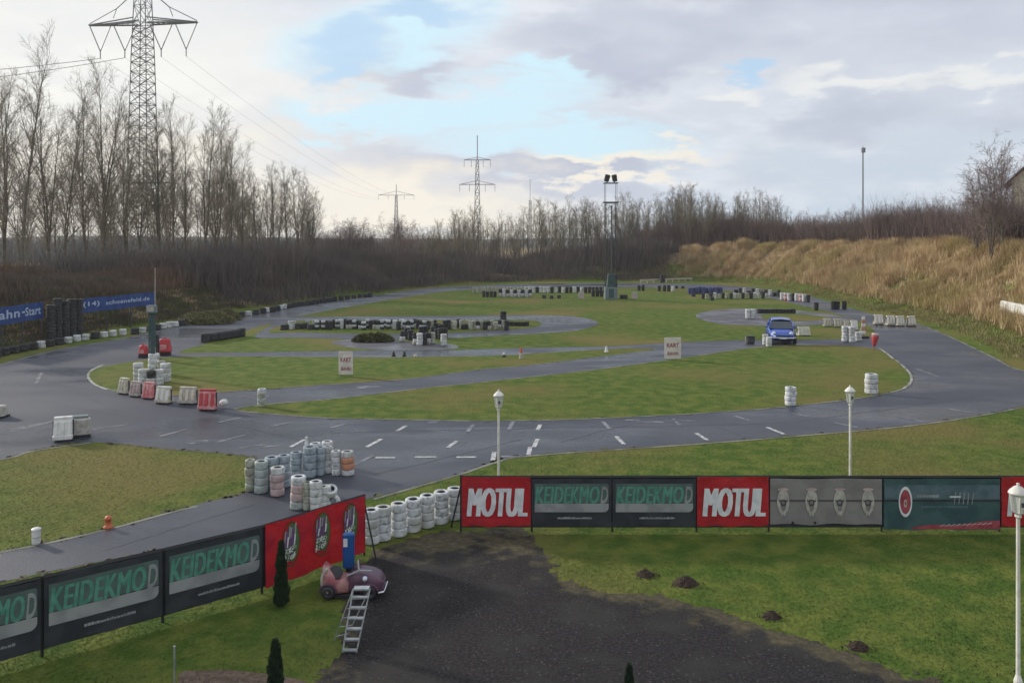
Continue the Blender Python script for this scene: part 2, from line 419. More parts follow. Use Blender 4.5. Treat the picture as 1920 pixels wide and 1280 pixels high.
def catmull(pts, n=8, closed=False):
    out = []
    P = [Vector(p) for p in pts]; k = len(P)
    rngk = k if closed else k - 1
    for i in range(rngk):
        if closed: p0, p1, p2, p3 = P[i - 1], P[i], P[(i + 1) % k], P[(i + 2) % k]
        else: p0, p1, p2, p3 = P[max(i - 1, 0)], P[i], P[i + 1], P[min(i + 2, k - 1)]
        for j in range(n):
            t = j / n
            out.append(0.5 * ((2 * p1) + (p2 - p0) * t + (2 * p0 - 5 * p1 + 4 * p2 - p3) * t * t + (3 * p1 - p0 - 3 * p2 + p3) * t ** 3))
    if not closed: out.append(P[-1])
    return out

def vnoise(x, y, s, seed=0):
    # smooth value noise on numpy arrays
    x = np.asarray(x) * s + seed * 17.3; y = np.asarray(y) * s + seed * 9.1
    xi = np.floor(x); yi = np.floor(y); fx = x - xi; fy = y - yi
    fx = fx * fx * (3 - 2 * fx); fy = fy * fy * (3 - 2 * fy)
    def h(a, b):
        v = np.sin(a * 127.1 + b * 311.7 + seed * 74.7) * 43758.5453
        return v - np.floor(v)
    return (h(xi, yi) * (1 - fx) + h(xi + 1, yi) * fx) * (1 - fy) + (h(xi, yi + 1) * (1 - fx) + h(xi + 1, yi + 1) * fx) * fy

def inside(x, y, poly):
    x = np.asarray(x); y = np.asarray(y); c = np.zeros(x.shape, bool)
    n = len(poly); j = n - 1
    for i in range(n):
        xi, yi = poly[i][0], poly[i][1]; xj, yj = poly[j][0], poly[j][1]
        cond = ((yi > y) != (yj > y)) & (x < (xj - xi) * (y - yi) / (yj - yi + 1e-12) + xi)
        c ^= cond; j = i
    return c
def polydist(x, y, poly, closed=True):
    x = np.asarray(x, float); y = np.asarray(y, float); d = np.full(x.shape, 1e9); par = np.zeros(x.shape); side = np.zeros(x.shape)
    n = len(poly)
    for i in range(n if closed else n - 1):
        a = poly[i]; b = poly[(i + 1) % n]
        ex, ey = b[0] - a[0], b[1] - a[1]; L = ex * ex + ey * ey + 1e-12
        t = np.clip(((x - a[0]) * ex + (y - a[1]) * ey) / L, 0, 1)
        dx = x - a[0] - t * ex; dy = y - a[1] - t * ey
        dd = np.hypot(dx, dy); m = dd < d
        d = np.where(m, dd, d); par = np.where(m, i + t, par); side = np.where(m, np.sign(ex * (y - a[1]) - ey * (x - a[0])), side)
    return d, par, side

# ------------------------------------------------------------------ terrain: flat circuit inside a ring of banks
foot_px = [(-300, 735), (-100, 690), (0, 664), (100, 642), (200, 622), (330, 603), (450, 582), (560, 566), (700, 550), (800, 538), (900, 530),
           (1050, 527), (1200, 526), (1290, 527), (1400, 532), (1500, 548), (1600, 574), (1700, 594), (1780, 618), (1860, 650), (1920, 678)]
fp = [G(*p) for p in foot_px]
fp = [Vector((-46, -40, 0)), Vector((-42, 0, 0))] + fp + [Vector((29, 30, 0)), Vector((34, 0, 0)), Vector((38, -40, 0))]
FOOT = catmull(fp, 5)
FL = [(p.x, p.y) for p in FOOT]
def bank(x, y):
    d, par, side = polydist(x, y, FL, False)
    out = np.where(side > 0, d, 0.0)          # positive outside the ring
    k = par / 5.0                              # index into fp
    # crest height and width of the bank along the ring
    ks = [0, 4, 7, 9, 11, 13, 14.2, 15.2, 18, 22, 26]
    hs = [2.6, 2.6, 2.6, 2.0, 1.2, 1.2, 3.2, 4.7, 5.1, 5.2, 5.0]
    ws = [7, 7, 7, 6, 5, 5, 7, 9, 9.5, 9.5, 9.5]
    Hc = np.interp(k, ks, hs); W = np.interp(k, ks, ws)
    t = np.clip(out / W, 0, 1); t = t * t * (3 - 2 * t)
    fall = np.clip(1 - (out - 45) / 120.0, 0, 1)
    h = Hc * t * fall
    h = h + t * (vnoise(x, y, 0.18, 3) - 0.5) * 0.9 * fall
    return h, out, k, t
# orientation check: a point far beyond the ring must count as outside
_h, _o, _k, _t = bank(np.array([0.0]), np.array([160.0]))
if _o[0] <= 0:
    FL = FL[::-1]
    _old = bank
    def bank(x, y):
        d, par, side = polydist(x, y, FL, False)
        out = np.where(side > 0, d, 0.0); k = (len(FL) - 1 - par) / 5.0
        ks = [0, 4, 7, 9, 11, 13, 14.2, 15.2, 18, 22, 26]
        hs = [2.6, 2.6, 2.6, 2.0, 1.2, 1.2, 3.2, 4.7, 5.1, 5.2, 5.0]
        ws = [7, 7, 7, 6, 5, 5, 7, 9, 9.5, 9.5, 9.5]
        Hc = np.interp(k, ks, hs); W = np.interp(k, ks, ws)
        t = np.clip(out / W, 0, 1); t = t * t * (3 - 2 * t)
        fall = np.clip(1 - (out - 45) / 120.0, 0, 1)
        h = Hc * t * fall + t * (vnoise(x, y, 0.18, 3) - 0.5) * 0.9 * fall
        return h, out, k, t
def gz(x, y):
    h, *_ = bank(np.array([x], float), np.array([y], float)); return float(h[0])

def axis(lo, hi, step, far_lo, far_hi):
    a = list(np.arange(lo, hi + 1e-6, step)); s = step; p = hi
    while p < far_hi: s *= 1.25; p += s; a.append(p)
    s = step; p = lo
    while p > far_lo: s *= 1.25; p -= s; a.insert(0, p)
    return np.array(a)
gx = axis(-75, 60, 1.0, -900, 900); gy = axis(-2, 150, 1.0, -200, 820)
GX, GY = np.meshgrid(gx, gy)
gh, go, gk, gt = bank(GX.ravel(), GY.ravel())
nx, ny = len(gx), len(gy)
idx = np.arange(nx * ny).reshape(ny, nx)
Q = np.stack([idx[:-1, :-1], idx[:-1, 1:], idx[1:, 1:], idx[1:, :-1]], -1).reshape(-1, 4)
V = np.stack([GX.ravel(), GY.ravel(), gh], -1)
dry = np.where(gk < 9, np.clip(go / 2.0, 0, 1) * 0.95, np.clip(gt * 1.5 - 0.35, 0, 1) * 0.9)
ground = fast_mesh('ground', V, Q, 'grass', attr=('dry', dry), smooth=True)
tag(ground, kind='structure')

# ------------------------------------------------------------------ sheets (roads, islands)
def sheet(name, pts, z, m, n=6, smooth=True, kind='structure', wiggle=0.0):
    w = [G(*p) if len(p) == 2 else Vector(p) for p in pts]
    P = catmull(w, n, True) if smooth else w
    if wiggle:
        P = [p + Vector(((vnoise(p.x, p.y, 1.5, 5) - .5) * wiggle, (vnoise(p.x, p.y, 1.5, 6) - .5) * wiggle, 0)) for p in P]
    tris = tessellate_polygon([P])
    mb = MB(); vs = [(p.x, p.y, z) for p in P]
    fs = []
    for t in tris:
        a, b, c = (P[i] for i in t)
        fs.append(tuple(t) if (b - a).cross(c - a).z > 0 else tuple(reversed(t)))
    mb.add(vs, fs, m)
    o = mb.build(name)
    if kind: tag(o, kind=kind)
    return P
def ribbon(mb, pts, w, z, m, closed=False):
    n = len(pts); L = []; Rr = []
    for i, p in enumerate(pts):
        a = pts[i - 1] if (i > 0 or closed) else pts[i]; b = pts[(i + 1) % n] if (i < n - 1 or closed) else pts[i]
        d = (b - a); d.z = 0
        d = d.normalized() if d.length > 1e-9 else Vector((1, 0, 0)); nn = Vector((-d.y, d.x, 0))
        L.append((p.x + nn.x * w / 2, p.y + nn.y * w / 2, z)); Rr.append((p.x - nn.x * w / 2, p.y - nn.y * w / 2, z))
    fs = [(i, n + i, n + (i + 1) % n, (i + 1) % n) for i in range(n if closed else n - 1)]
    mb.add(L + Rr, fs, m)

# outer circuit: everything paved, then the grass islands on top
track = [(-260, 900), (-60, 876), (60, 845), (170, 829), (330, 843), (474, 858), (480, 892), (462, 921), (360, 948), (200, 992), (60, 1022),
         (-150, 1062), (-330, 1100), (-330, 1190), (0, 1092), (300, 1030), (490, 988), (690, 935), (860, 888), (930, 865), (1000, 852), (1300, 831), (1500, 815),
         (1700, 797), (1850, 775), (1960, 752), (2080, 735), (2060, 700), (1960, 700), (1900, 690), (1860, 668), (1780, 630), (1720, 606),
         (1640, 590), (1560, 568), (1500, 552), (1400, 538), (1290, 532), (1100, 531), (900, 535), (800, 541), (700, 554), (560, 572), (430, 592), (330, 610),
         (240, 632), (100, 656), (0, 682), (-120, 715), (-260, 760)]
TR = sheet('race_track', track, 0.004, 'asphalt', 6)
isl_low = [(440, 768), (520, 777), (620, 784), (760, 787), (900, 789), (1050, 787), (1200, 781), (1330, 774), (1450, 765), (1600, 748), (1685, 732), (1708, 716), (1702, 695),
           (1675, 672), (1645, 655), (1560, 647), (1430, 650), (1300, 668), (1200, 682), (1100, 695), (1000, 706), (900, 717), (800, 727), (700, 739), (600, 750), (500, 758)]
I1 = sheet('grass_island', isl_low, 0.008, 'grass')
isl_left = [(165, 704), (182, 722), (240, 737), (340, 741), (420, 735), (510, 729), (600, 722), (760, 711), (900, 693), (1000, 684), (1080, 674), (1180, 662), (1230, 654),
            (1180, 653), (1060, 659), (950, 666), (850, 668), (700, 670), (560, 669), (400, 668), (300, 671), (215, 683), (178, 692)]
I2 = sheet('grass_island', isl_left, 0.008, 'grass')
isl_mid = [(335, 661), (390, 643), (460, 620), (520, 603), (600, 585), (700, 567), (790, 552), (850, 545), (950, 541), (1100, 539), (1290, 540), (1380, 547), (1450, 560),
           (1500, 572), (1550, 583), (1610, 602), (1640, 622), (1610, 634), (1500, 637), (1380, 638), (1250, 643), (1150, 649), (1000, 652), (850, 656), (700, 657), (500, 660), (400, 661)]
I3 = sheet('grass_island', isl_mid, 0.008, 'grass')
hair = [(540, 596), (640, 594), (760, 593), (900, 592), (1000, 591), (1080, 594), (1122, 605), (1090, 618), (1030, 624), (940, 629), (840, 634), (700, 637), (560, 633), (480, 633), (500, 615)]
sheet('hairpin_track', hair, 0.012, 'asphalt')
isl_in = [(520, 612), (560, 602), (640, 601), (760, 600), (900, 600), (990, 600), (1015, 606), (1000, 614), (920, 620), (840, 624), (700, 626), (560, 624), (505, 624)]
sheet('grass_island', isl_in, 0.016, 'grass')
hair2 = [(1304, 592), (1330, 583), (1380, 579), (1440, 579), (1500, 583), (1560, 590), (1600, 600), (1560, 607), (1480, 611), (1400, 610), (1340, 606)]
sheet('hairpin_track', hair2, 0.012, 'asphalt_dark')
isl_in2 = [(1430, 590), (1480, 588), (1530, 592), (1560, 598), (1500, 602), (1440, 600)]
sheet('grass_island', isl_in2, 0.016, 'grass')
sheet('path', [(620, 642), (700, 634), (760, 640), (850, 646), (840, 655), (700, 656)], 0.012, 'asphalt_dark')

# painted edge lines and grid marks
def up(pts, z): return [Vector((p.x, p.y, z)) for p in pts]
mb = MB()
for P_ in (I1, I2): ribbon(mb, P_, 0.10, 0.012, 'edge', True)
tag(mb.build('edge_line'), kind='structure')
mb = MB(); ribbon(mb, catmull([G(*p) for p in [(-150, 1062), (60, 1024), (200, 993), (300, 966), (370, 949)]], 6), 0.10, 0.008, 'edge')
ribbon(mb, catmull([G(*p) for p in [(700, 936), (860, 890), (930, 867), (1000, 854), (1300, 833), (1500, 817), (1700, 799), (1850, 777), (1960, 754)]], 6), 0.12, 0.008, 'edge')
ribbon(mb, catmull([G(*p) for p in [(1960, 702), (1900, 690), (1860, 669), (1780, 631), (1720, 607)]], 6), 0.12, 0.008, 'edge')
ribbon(mb, catmull([G(*p) for p in [(-120, 716), (0, 684), (100, 658), (240, 634), (330, 612)]], 6), 0.14, 0.008, 'edge')
ribbon(mb, catmull([G(*p) for p in [(-200, 885), (0, 862), (60, 846), (170, 830)]], 6), 0.14, 0.008, 'edge')
tag(mb.build('edge_line'), kind='structure')
mb = MB()
ribbon(mb, catmull([G(*p) for p in [(196, 683), (172, 694), (165, 706), (176, 720), (200, 731)]], 6), 0.10, 0.016, 'kerbp')
ribbon(mb, catmull([G(*p) for p in [(1690, 684), (1706, 700), (1708, 716), (1692, 730)]], 6), 0.10, 0.016, 'kerbp')
ribbon(mb, catmull([G(*p) for p in [(1648, 652), (1664, 664), (1675, 673)]], 6), 0.10, 0.016, 'kerbp')
tag(mb.build('kerb_line'), kind='structure')
strong = [((688, 838), (715, 823)), ((840, 839), (856, 827)), ((1008, 806), (1013, 796)), ((1001, 838), (1008, 823)), ((991, 853), (994, 838)),
          ((924, 863), (927, 847)), ((1155, 818), (1170, 833)), ((1305, 812), (1326, 825)), ((1438, 801), (1470, 814)),
          ((740, 858), (704, 858)), ((818, 857), (778, 857)), ((893, 857), (856, 857)), ((744, 808), (762, 798)), ((545, 838), (572, 824))]
faint = [((175, 805), (238, 796)), ((300, 818), (350, 805)), ((407, 829), (457, 816)), ((506, 800), (544, 792)), ((620, 802), (652, 794)), ((876, 810), (888, 796)),
         ((954, 806), (962, 790)), ((1130, 790), (1143, 804)), ((1262, 785), (1274, 797)), ((1378, 780), (1404, 788)), ((1485, 775), (1515, 781)), ((1563, 792), (1608, 801)),
         ((1683, 781), (1732, 791)), ((1780, 767), (1824, 774)), ((940, 856), (985, 856)), ((664, 872), (700, 854)), ((410, 792), (452, 783))]
for lst, mm, nm in ((strong, 'paint', 'grid_marking'), (faint, 'paint_faint', 'worn_grid_marking')):
    mb = MB()
    for a, b in lst: ribbon(mb, [G(*a), G(*b)], 0.13, 0.010, mm)
    tag(mb.build(nm), kind='structure')
mb = MB()
def patch(cx, cy, rx, ry, z=0.009, n=22):
    pts = []
    for i in range(n):
        a = 2 * math.pi * i / n; k = 0.88 + 0.24 * random.random()
        p = G(cx + rx * k * math.cos(a), cy + ry * k * math.sin(a)); pts.append((p.x, p.y, z))
    mb.poly(pts[::-1], 'paint_faint')
def smear(cx, cy, hw, n, tilt=0.0):  # pale ribbons paint the sky sheen of wet asphalt into the colour
    for k in range(n):
        x0 = cx + random.uniform(-1, .6) * hw; x1 = x0 + random.uniform(.4, 1.2) * hw; y0 = cy + tilt * (x0 - cx) + random.uniform(-1, 1) * 2.2; y1 = y0 + tilt * (x1 - x0) + random.uniform(-.8, .8)
        p0 = G(x0, y0); p1 = G(x1, y1); pts = [p0.lerp(p1, t / 7) + Vector((0, random.uniform(-.05, .05), 0)) for t in range(8)]
        ribbon(mb, pts, random.uniform(.05, .14), 0.0085 + k * .0003, 'paint_faint')
for c in [(365, 829, 34, 6, -.08), (480, 838, 30, 4, -.1), (1225, 789, 52, 6, 0), (660, 727, 36, 6, -.05), (470, 743, 30, 4, -.05), (1735, 698, 20, 5, .35), (830, 790, 36, 3, 0), (60, 798, 46, 6, -.2),
          (70, 716, 5, 3, -2.2), (30, 805, 30, 4, -.2)]: smear(*c)
tag(mb.build('wet_sheen_smear'), kind='structure')

mb = MB(); r_ = random.Random(11)
for (x0, y0, x1, y1) in [(620, 812, 1500, 792), (300, 770, 640, 836), (60, 748, 300, 790), (1500, 790, 1830, 742), (1760, 640, 1880, 720), (200, 1030, 480, 945), (700, 890, 980, 822), (1050, 830, 1180, 800), (60, 700, 180, 760), (1340, 800, 1420, 822)]:
    p0 = G(x0, y0); p1 = G(x1, y1); n_ = 40; w_ = 0
    pts = []
    for t in range(n_ + 1): w_ += r_.uniform(-.05, .05); pts.append(p0.lerp(p1, t / n_) + Vector((w_ * .4, w_, 0)))
    ribbon(mb, pts, .035, 0.0072, 'seam')
tag(mb.build('tar_seam'), kind='structure')
# dark gravel yard at the bottom
gpoly = [(575, 1320), (592, 1262), (606, 1225), (622, 1180), (632, 1130), (640, 1085), (672, 1052), (700, 1030), (760, 1014), (850, 992), (930, 989), (1000, 1002),
         (1045, 1036), (1064, 1088), (1130, 1112), (1250, 1120), (1330, 1146), (1450, 1182), (1560, 1216), (1680, 1252), (1790, 1296), (1960, 1360), (1960, 1600), (500, 1600)]
GP = [(p.x, p.y) for p in catmull([G(*p) for p in gpoly], 6, True)]
xs = np.arange(-5, 11, 0.07); ys = np.arange(7, 18, 0.07)
XX, YY = np.meshgrid(xs, ys)
wx = XX + (vnoise(XX, YY, 1.3, 1) - .5) * 0.5 + (vnoise(XX, YY, 5, 2) - .5) * 0.25
wy = YY + (vnoise(XX, YY, 1.3, 3) - .5) * 0.5 + (vnoise(XX, YY, 5, 4) - .5) * 0.25
ins = inside(wx, wy, GP)
dd, _, _ = polydist(XX.ravel(), YY.ravel(), GP)
dr = np.clip(1 - dd / 1.2, 0, 1) * 0.62
topd = np.clip((YY.ravel() - 13.6) / 2.2, 0, 1) * 0.62
dr = np.maximum(dr, topd)
idx = np.arange(XX.size).reshape(XX.shape)
keep = ins[:-1, :-1] & ins[1:, 1:] & ins[:-1, 1:] & ins[1:, :-1]
Q = np.stack([idx[:-1, :-1], idx[:-1, 1:], idx[1:, 1:], idx[1:, :-1]], -1)[keep]
zz = 0.006 + (vnoise(XX, YY, 4, 8) - .5).ravel() * 0.0
tag(fast_mesh('gravel_yard', np.stack([XX.ravel(), YY.ravel(), zz], -1), Q, 'gravel', attr=('dry', dr)), kind='structure')
sheet('bare_soil', [(338, 1262), (400, 1256), (470, 1260), (560, 1275), (600, 1300), (500, 1330), (360, 1330)], 0.005, 'baresoil', wiggle=0.3)

mb = MB(); r_ = random.Random(21)
for P_, zz__ in ((TR, .0055), (I1, .0095), (I2, .0095)):
    run = []; 
    for k, p in enumerate(P_):
        if p.y < 45 and abs(p.x) < 40:
            run.append(p)
    for a_, b_ in zip(run[:-1], run[1:]):
        if (b_ - a_).length > 6: continue
        for t in range(3):
            if r_.random() < .55:
                f0 = r_.random() * .8; q0 = a_.lerp(b_, f0); q1 = a_.lerp(b_, min(1, f0 + r_.uniform(.1, .4)))
                j = Vector((r_.uniform(-.1, .1), r_.uniform(-.1, .1), 0)); pts = [(q0 + j).lerp(q1 + j, u / 4) + Vector((r_.uniform(-.03, .03), r_.uniform(-.04, .04), 0)) for u in range(5)]
                ribbon(mb, pts, r_.uniform(.05, .22), zz__ + .0002 * t, r_.choice(['mud', 'mud', 'weeds']))
tag(mb.build('verge_mud'), kind='structure')
# loose stones on the yard
def scatter_stones(n):
    x = rng.uniform(-4, 9, n); y = rng.uniform(7.4, 15.5, n)
    ok = inside(x, y, GP); x = x[ok]; y = y[ok]; n = len(x)
    s = rng.uniform(0.006, 0.02, n)
    base = np.array([(1, 0, 0), (0, 1, 0), (-1, 0, 0), (0, -1, 0), (0, 0, 0.7)])
    ang = rng.uniform(0, 6.28, n)
    c, sn = np.cos(ang), np.sin(ang)
    bx = base[None, :, 0] * c[:, None] - base[None, :, 1] * sn[:, None]; by = base[None, :, 0] * sn[:, None] + base[None, :, 1] * c[:, None]
    V = np.stack([x[:, None] + bx * s[:, None], y[:, None] + by * s[:, None], 0.006 + base[None, :, 2] * s[:, None] + 0 * bx], -1).reshape(-1, 3)
    f = np.array([(0, 1, 4), (1, 2, 4), (2, 3, 4), (3, 0, 4)])
    Q = (np.arange(n)[:, None, None] * 5 + f[None]).reshape(-1, 3)
    return V, Q
M['stone'] = mat('grey_chippings', (0.075, 0.068, 0.066), 0.9, (0.035, 0.033, 0.034), 3, 4)
V, Q = scatter_stones(9000)
tag(fast_mesh('gravel_stones', V, Q, 'stone'), 'loose dark grey chippings strewn over the gravel yard', 'gravel', kind='stuff')

# ------------------------------------------------------------------ grass blades
def blades(name, x, y, z, hmin, hmax, w, m, label, lean=0.5, cat='grass'):
    n = len(x)
    a = rng.uniform(0, 2 * math.pi, n); h = rng.uniform(hmin, hmax, n); ww = w * rng.uniform(.6, 1.3, n)
    la = rng.uniform(0, 2 * math.pi, n); ll = rng.uniform(0, lean, n) * h
    dx, dy = np.cos(a) * ww / 2, np.sin(a) * ww / 2
    b0 = np.stack([x - dx, y - dy, z], -1); b1 = np.stack([x + dx, y + dy, z], -1)
    tx = x + np.cos(la) * ll; ty = y + np.sin(la) * ll
    t0 = np.stack([tx, ty, z + h], -1)
    V = np.stack([b0, b1, t0], 1).reshape(-1, 3)
    Q = np.arange(n * 3).reshape(-1, 3)
    return tag(fast_mesh(name, V, Q, m), label, cat, kind='stuff')
TRP = [(p.x, p.y) for p in TR]
n = 240000
dist = 8.5 + 26 * rng.random(n) ** 1.4
tx = rng.uniform(-0.72, 0.72, n)
x = tx * dist; y = dist
inn_g = inside(x, y, GP); dg, _, _ = polydist(x, y, GP)
p_g = np.where(inn_g, np.clip(0.36 - dg * 0.35, 0.010, 1), 1.0)
ok = (~inside(x, y, TRP) | inside(x, y, [(p.x, p.y) for p in I1])) & (rng.random(n) < p_g)
x, y = x[ok], y[ok]
hmul = 1
blades('lawn_grass', x, y, np.zeros(len(x)), 0.010, 0.030, 0.013, 'blade', 'short green lawn grass around the dark gravel yard and verges')

# ------------------------------------------------------------------ tall dry grass on the right bank
def bank_points(n, k0, k1, o0, o1, pw=1.0):
    # random points between offsets o0..o1 outside the foot line, for ring positions k0..k1
    L = np.array(FL); flip = _o[0] <= 0
    k = rng.uniform(k0, k1, n); i = k * 5.0
    if flip: i = len(FL) - 1 - i
    i0 = np.clip(np.floor(i).astype(int), 0, len(FL) - 2); f = (i - i0)[:, None]
    p = L[i0] * (1 - f) + L[i0 + 1] * f
    d = L[i0 + 1] - L[i0]; nn = np.stack([-d[:, 1], d[:, 0]], -1); nn /= np.linalg.norm(nn, axis=1)[:, None] + 1e-9
    o = o0 + (o1 - o0) * rng.random(n) ** pw
    q = p + nn * o[:, None]
    h, out, kk, t = bank(q[:, 0], q[:, 1])
    good = out > o0 * 0.5
    return q[good, 0], q[good, 1], h[good], out[good]
def tall_tufts(name, x, y, z, h, per, w, m, spread, label, lean, cat, bend=None, parent=None):
    n = len(x); N_ = n * per
    X = np.repeat(x, per) + rng.normal(0, spread, N_); Y = np.repeat(y, per) + rng.normal(0, spread, N_)
    Z = np.repeat(z, per); H = np.repeat(h, per) * rng.uniform(.55, 1.1, N_)
    a = rng.uniform(0, 2 * math.pi, N_); W = w * rng.uniform(.6, 1.4, N_)
    dx, dy = np.cos(a) * W / 2, np.sin(a) * W / 2
    la = rng.uniform(0, 2 * math.pi, N_); ll = rng.uniform(0, lean, N_) * H
    ex = np.cos(la) * ll + (bend[0] * H if bend else 0); ey = np.sin(la) * ll + (bend[1] * H if bend else 0)
    lv = []
    for (u, v, ws) in ((0, 0, 1.0), (0.35, 0.55, 0.8), (1.0, 1.0, 0.12)):
        cx = X + ex * u; cy = Y + ey * u; cz = Z - 0.05 + H * v
        lv.append(np.stack([cx - dx * ws, cy - dy * ws, cz], -1)); lv.append(np.stack([cx + dx * ws, cy + dy * ws, cz], -1))
    V = np.stack(lv, 1).reshape(-1, 3)
    f = np.array([(0, 1, 3, 2), (2, 3, 5, 4)])
    Q = (np.arange(N_)[:, None, None] * 6 + f[None]).reshape(-1, 4)
    o = fast_mesh(name, V, Q, m, parent)
    if label: tag(o, label, cat, kind='stuff')
    return o
x, y, z, o = bank_points(17000, 14.75, 23.6, 2.0, 13.0, 0.9)
cl = vnoise(x, y, 0.42, 11) * 0.65 + vnoise(x, y, 1.2, 12) * 0.35
k_ = rng.random(len(x)) < np.clip((cl - 0.16) * 3.0, 0.2, 1)
x, y, z, cl, o = x[k_], y[k_], z[k_], cl[k_], o[k_]
h = (0.35 + 1.25 * np.clip(cl * 1.6 - .30, 0, 1)) * np.clip(o / 3.5, 0.35, 1)
tall_tufts('dry_grass', x, y, z, h, 26, 0.035, 'drygrass', 0.22, 'tall ochre dry grass covering the steep bank on the right', 0.55, 'dry grass', bend=(-0.12, -0.22))
x, y, z, o = bank_points(5000, 13.5, 23.8, 0.2, 4.5)
tall_tufts('bank_grass', x, y, z, np.full(len(x), .22), 18, 0.03, 'olive', 0.25, 'low olive green grass along the foot of the right bank', 0.6, 'grass')

# ------------------------------------------------------------------ undergrowth (thickets nobody could count)
def thicket(name, x, y, z, h, per, w, m, spread, label):
    return tall_tufts(name, x, y, z, h, per, w, m, spread, label, 0.55, 'thicket')
# left bank
x, y, z, o = bank_points(1900, 1.5, 8.2, 4.6, 18)
cl = vnoise(x, y, 0.25, 21)
thicket('thicket', x, y, z, (0.5 + 1.1 * cl) * np.clip(o / 8, .5, 1), 60, 0.045, 'thick', 0.75, 'dark brown leafless thicket on the left bank behind the blue banners')
x, y, z, o = bank_points(2600, 1.5, 8.2, 0.9, 5.5)
thicket('thicket', x, y, z, (0.15 + 0.3 * vnoise(x, y, .5, 31)), 40, 0.03, 'weeds', 0.35, 'low brown and olive weeds on the slope beneath the blue banners')
# back bank: tall dark thicket
x, y, z, o = bank_points(1350, 8.0, 14.5, 0.8, 22)
cl = vnoise(x, y, 0.2, 22) * .55 + vnoise(x, y, 0.07, 24) * .45 + (rng.random(len(x)) < .06) * .5
thicket('thicket', x, y, z, (0.9 + 3.6 * cl) * np.clip(o / 7, .35, 1), 80, 0.055, 'thickback', 1.1, 'dark grey brown thicket closing the far end of the circuit')
# right plateau: red brown shrubs
x, y, z, o = bank_points(3600, 14.3, 23.5, 11.5, 36)
cl = vnoise(x, y, 0.15, 23) * .5 + vnoise(x, y, 0.5, 25) * .5
thicket('thicket', x, y, z, (1.6 + 4.6 * cl + (rng.random(len(x)) < .1) * 1.3), 100, 0.040, 'thickred', 1.0, 'red brown leafless shrubs on top of the right bank')
# far woods low on the skyline behind the left trees
n = 700
x = rng.uniform(-330, -20, n); y = rng.uniform(190, 330, n) 
thicket('thicket', x, y, np.zeros(n), rng.uniform(4, 7.5, n), 60, 0.30, 'hill', 4.0, 'far grey belt of woodland seen beneath the tall left trees')

# distant ridge
mb = MB()
nn_ = 160
vs = []; 
for j, (D, hh) in enumerate(((600, 0), (640, 0.62), (740, 0.6), (800, 0))):
    for i in range(nn_):
        a = R(-70 + 140 * i / (nn_ - 1)); 
        k = 9 + 5 * float(vnoise(i * 0.12, 0.5, 1, 4)) + 2.5 * float(vnoise(i * 0.9, .5, 1, 5))
        vs.append((D * math.sin(a), D * math.cos(a), hh * k if j else -1))
fs = [(j * nn_ + i, j * nn_ + i + 1, (j + 1) * nn_ + i + 1, (j + 1) * nn_ + i) for j in range(3) for i in range(nn_ - 1)]
mb.add(vs, fs, 'hill'); tag(mb.build('hills', smooth=True), kind='structure')

# ------------------------------------------------------------------ bare trees
class Segs:
    def __init__(s): s.a = []; s.b = []; s.ra = []; s.rb = []
    def add(s, a, b, ra, rb): s.a.append(a); s.b.append(b); s.ra.append(ra); s.rb.append(rb)
    def mesh(s, name, m, sides, parent):
        A = np.array(s.a); B = np.array(s.b); ra = np.array(s.ra); rb = np.array(s.rb); n = len(A)
        d = B - A; d /= np.linalg.norm(d, axis=1)[:, None] + 1e-9
        ref = np.where(np.abs(d[:, 2:3]) > 0.9, np.array([[1.0, 0, 0]]), np.array([[0, 0, 1.0]]))
        u = np.cross(d, ref); u /= np.linalg.norm(u, axis=1)[:, None] + 1e-9; v = np.cross(d, u)
        rings = []
        for P, r in ((A, ra), (B, rb)):
            for i in range(sides):
                t = 2 * math.pi * i / sides
                rings.append(P + (u * math.cos(t) + v * math.sin(t)) * r[:, None])
        V = np.stack(rings, 1).reshape(-1, 3)
        f = np.array([(i, (i + 1) % sides, sides + (i + 1) % sides, sides + i) for i in range(sides)])
        Q = (np.arange(n)[:, None, None] * 2 * sides + f[None]).reshape(-1, 4)
        return fast_mesh(name, V, Q, m, parent)
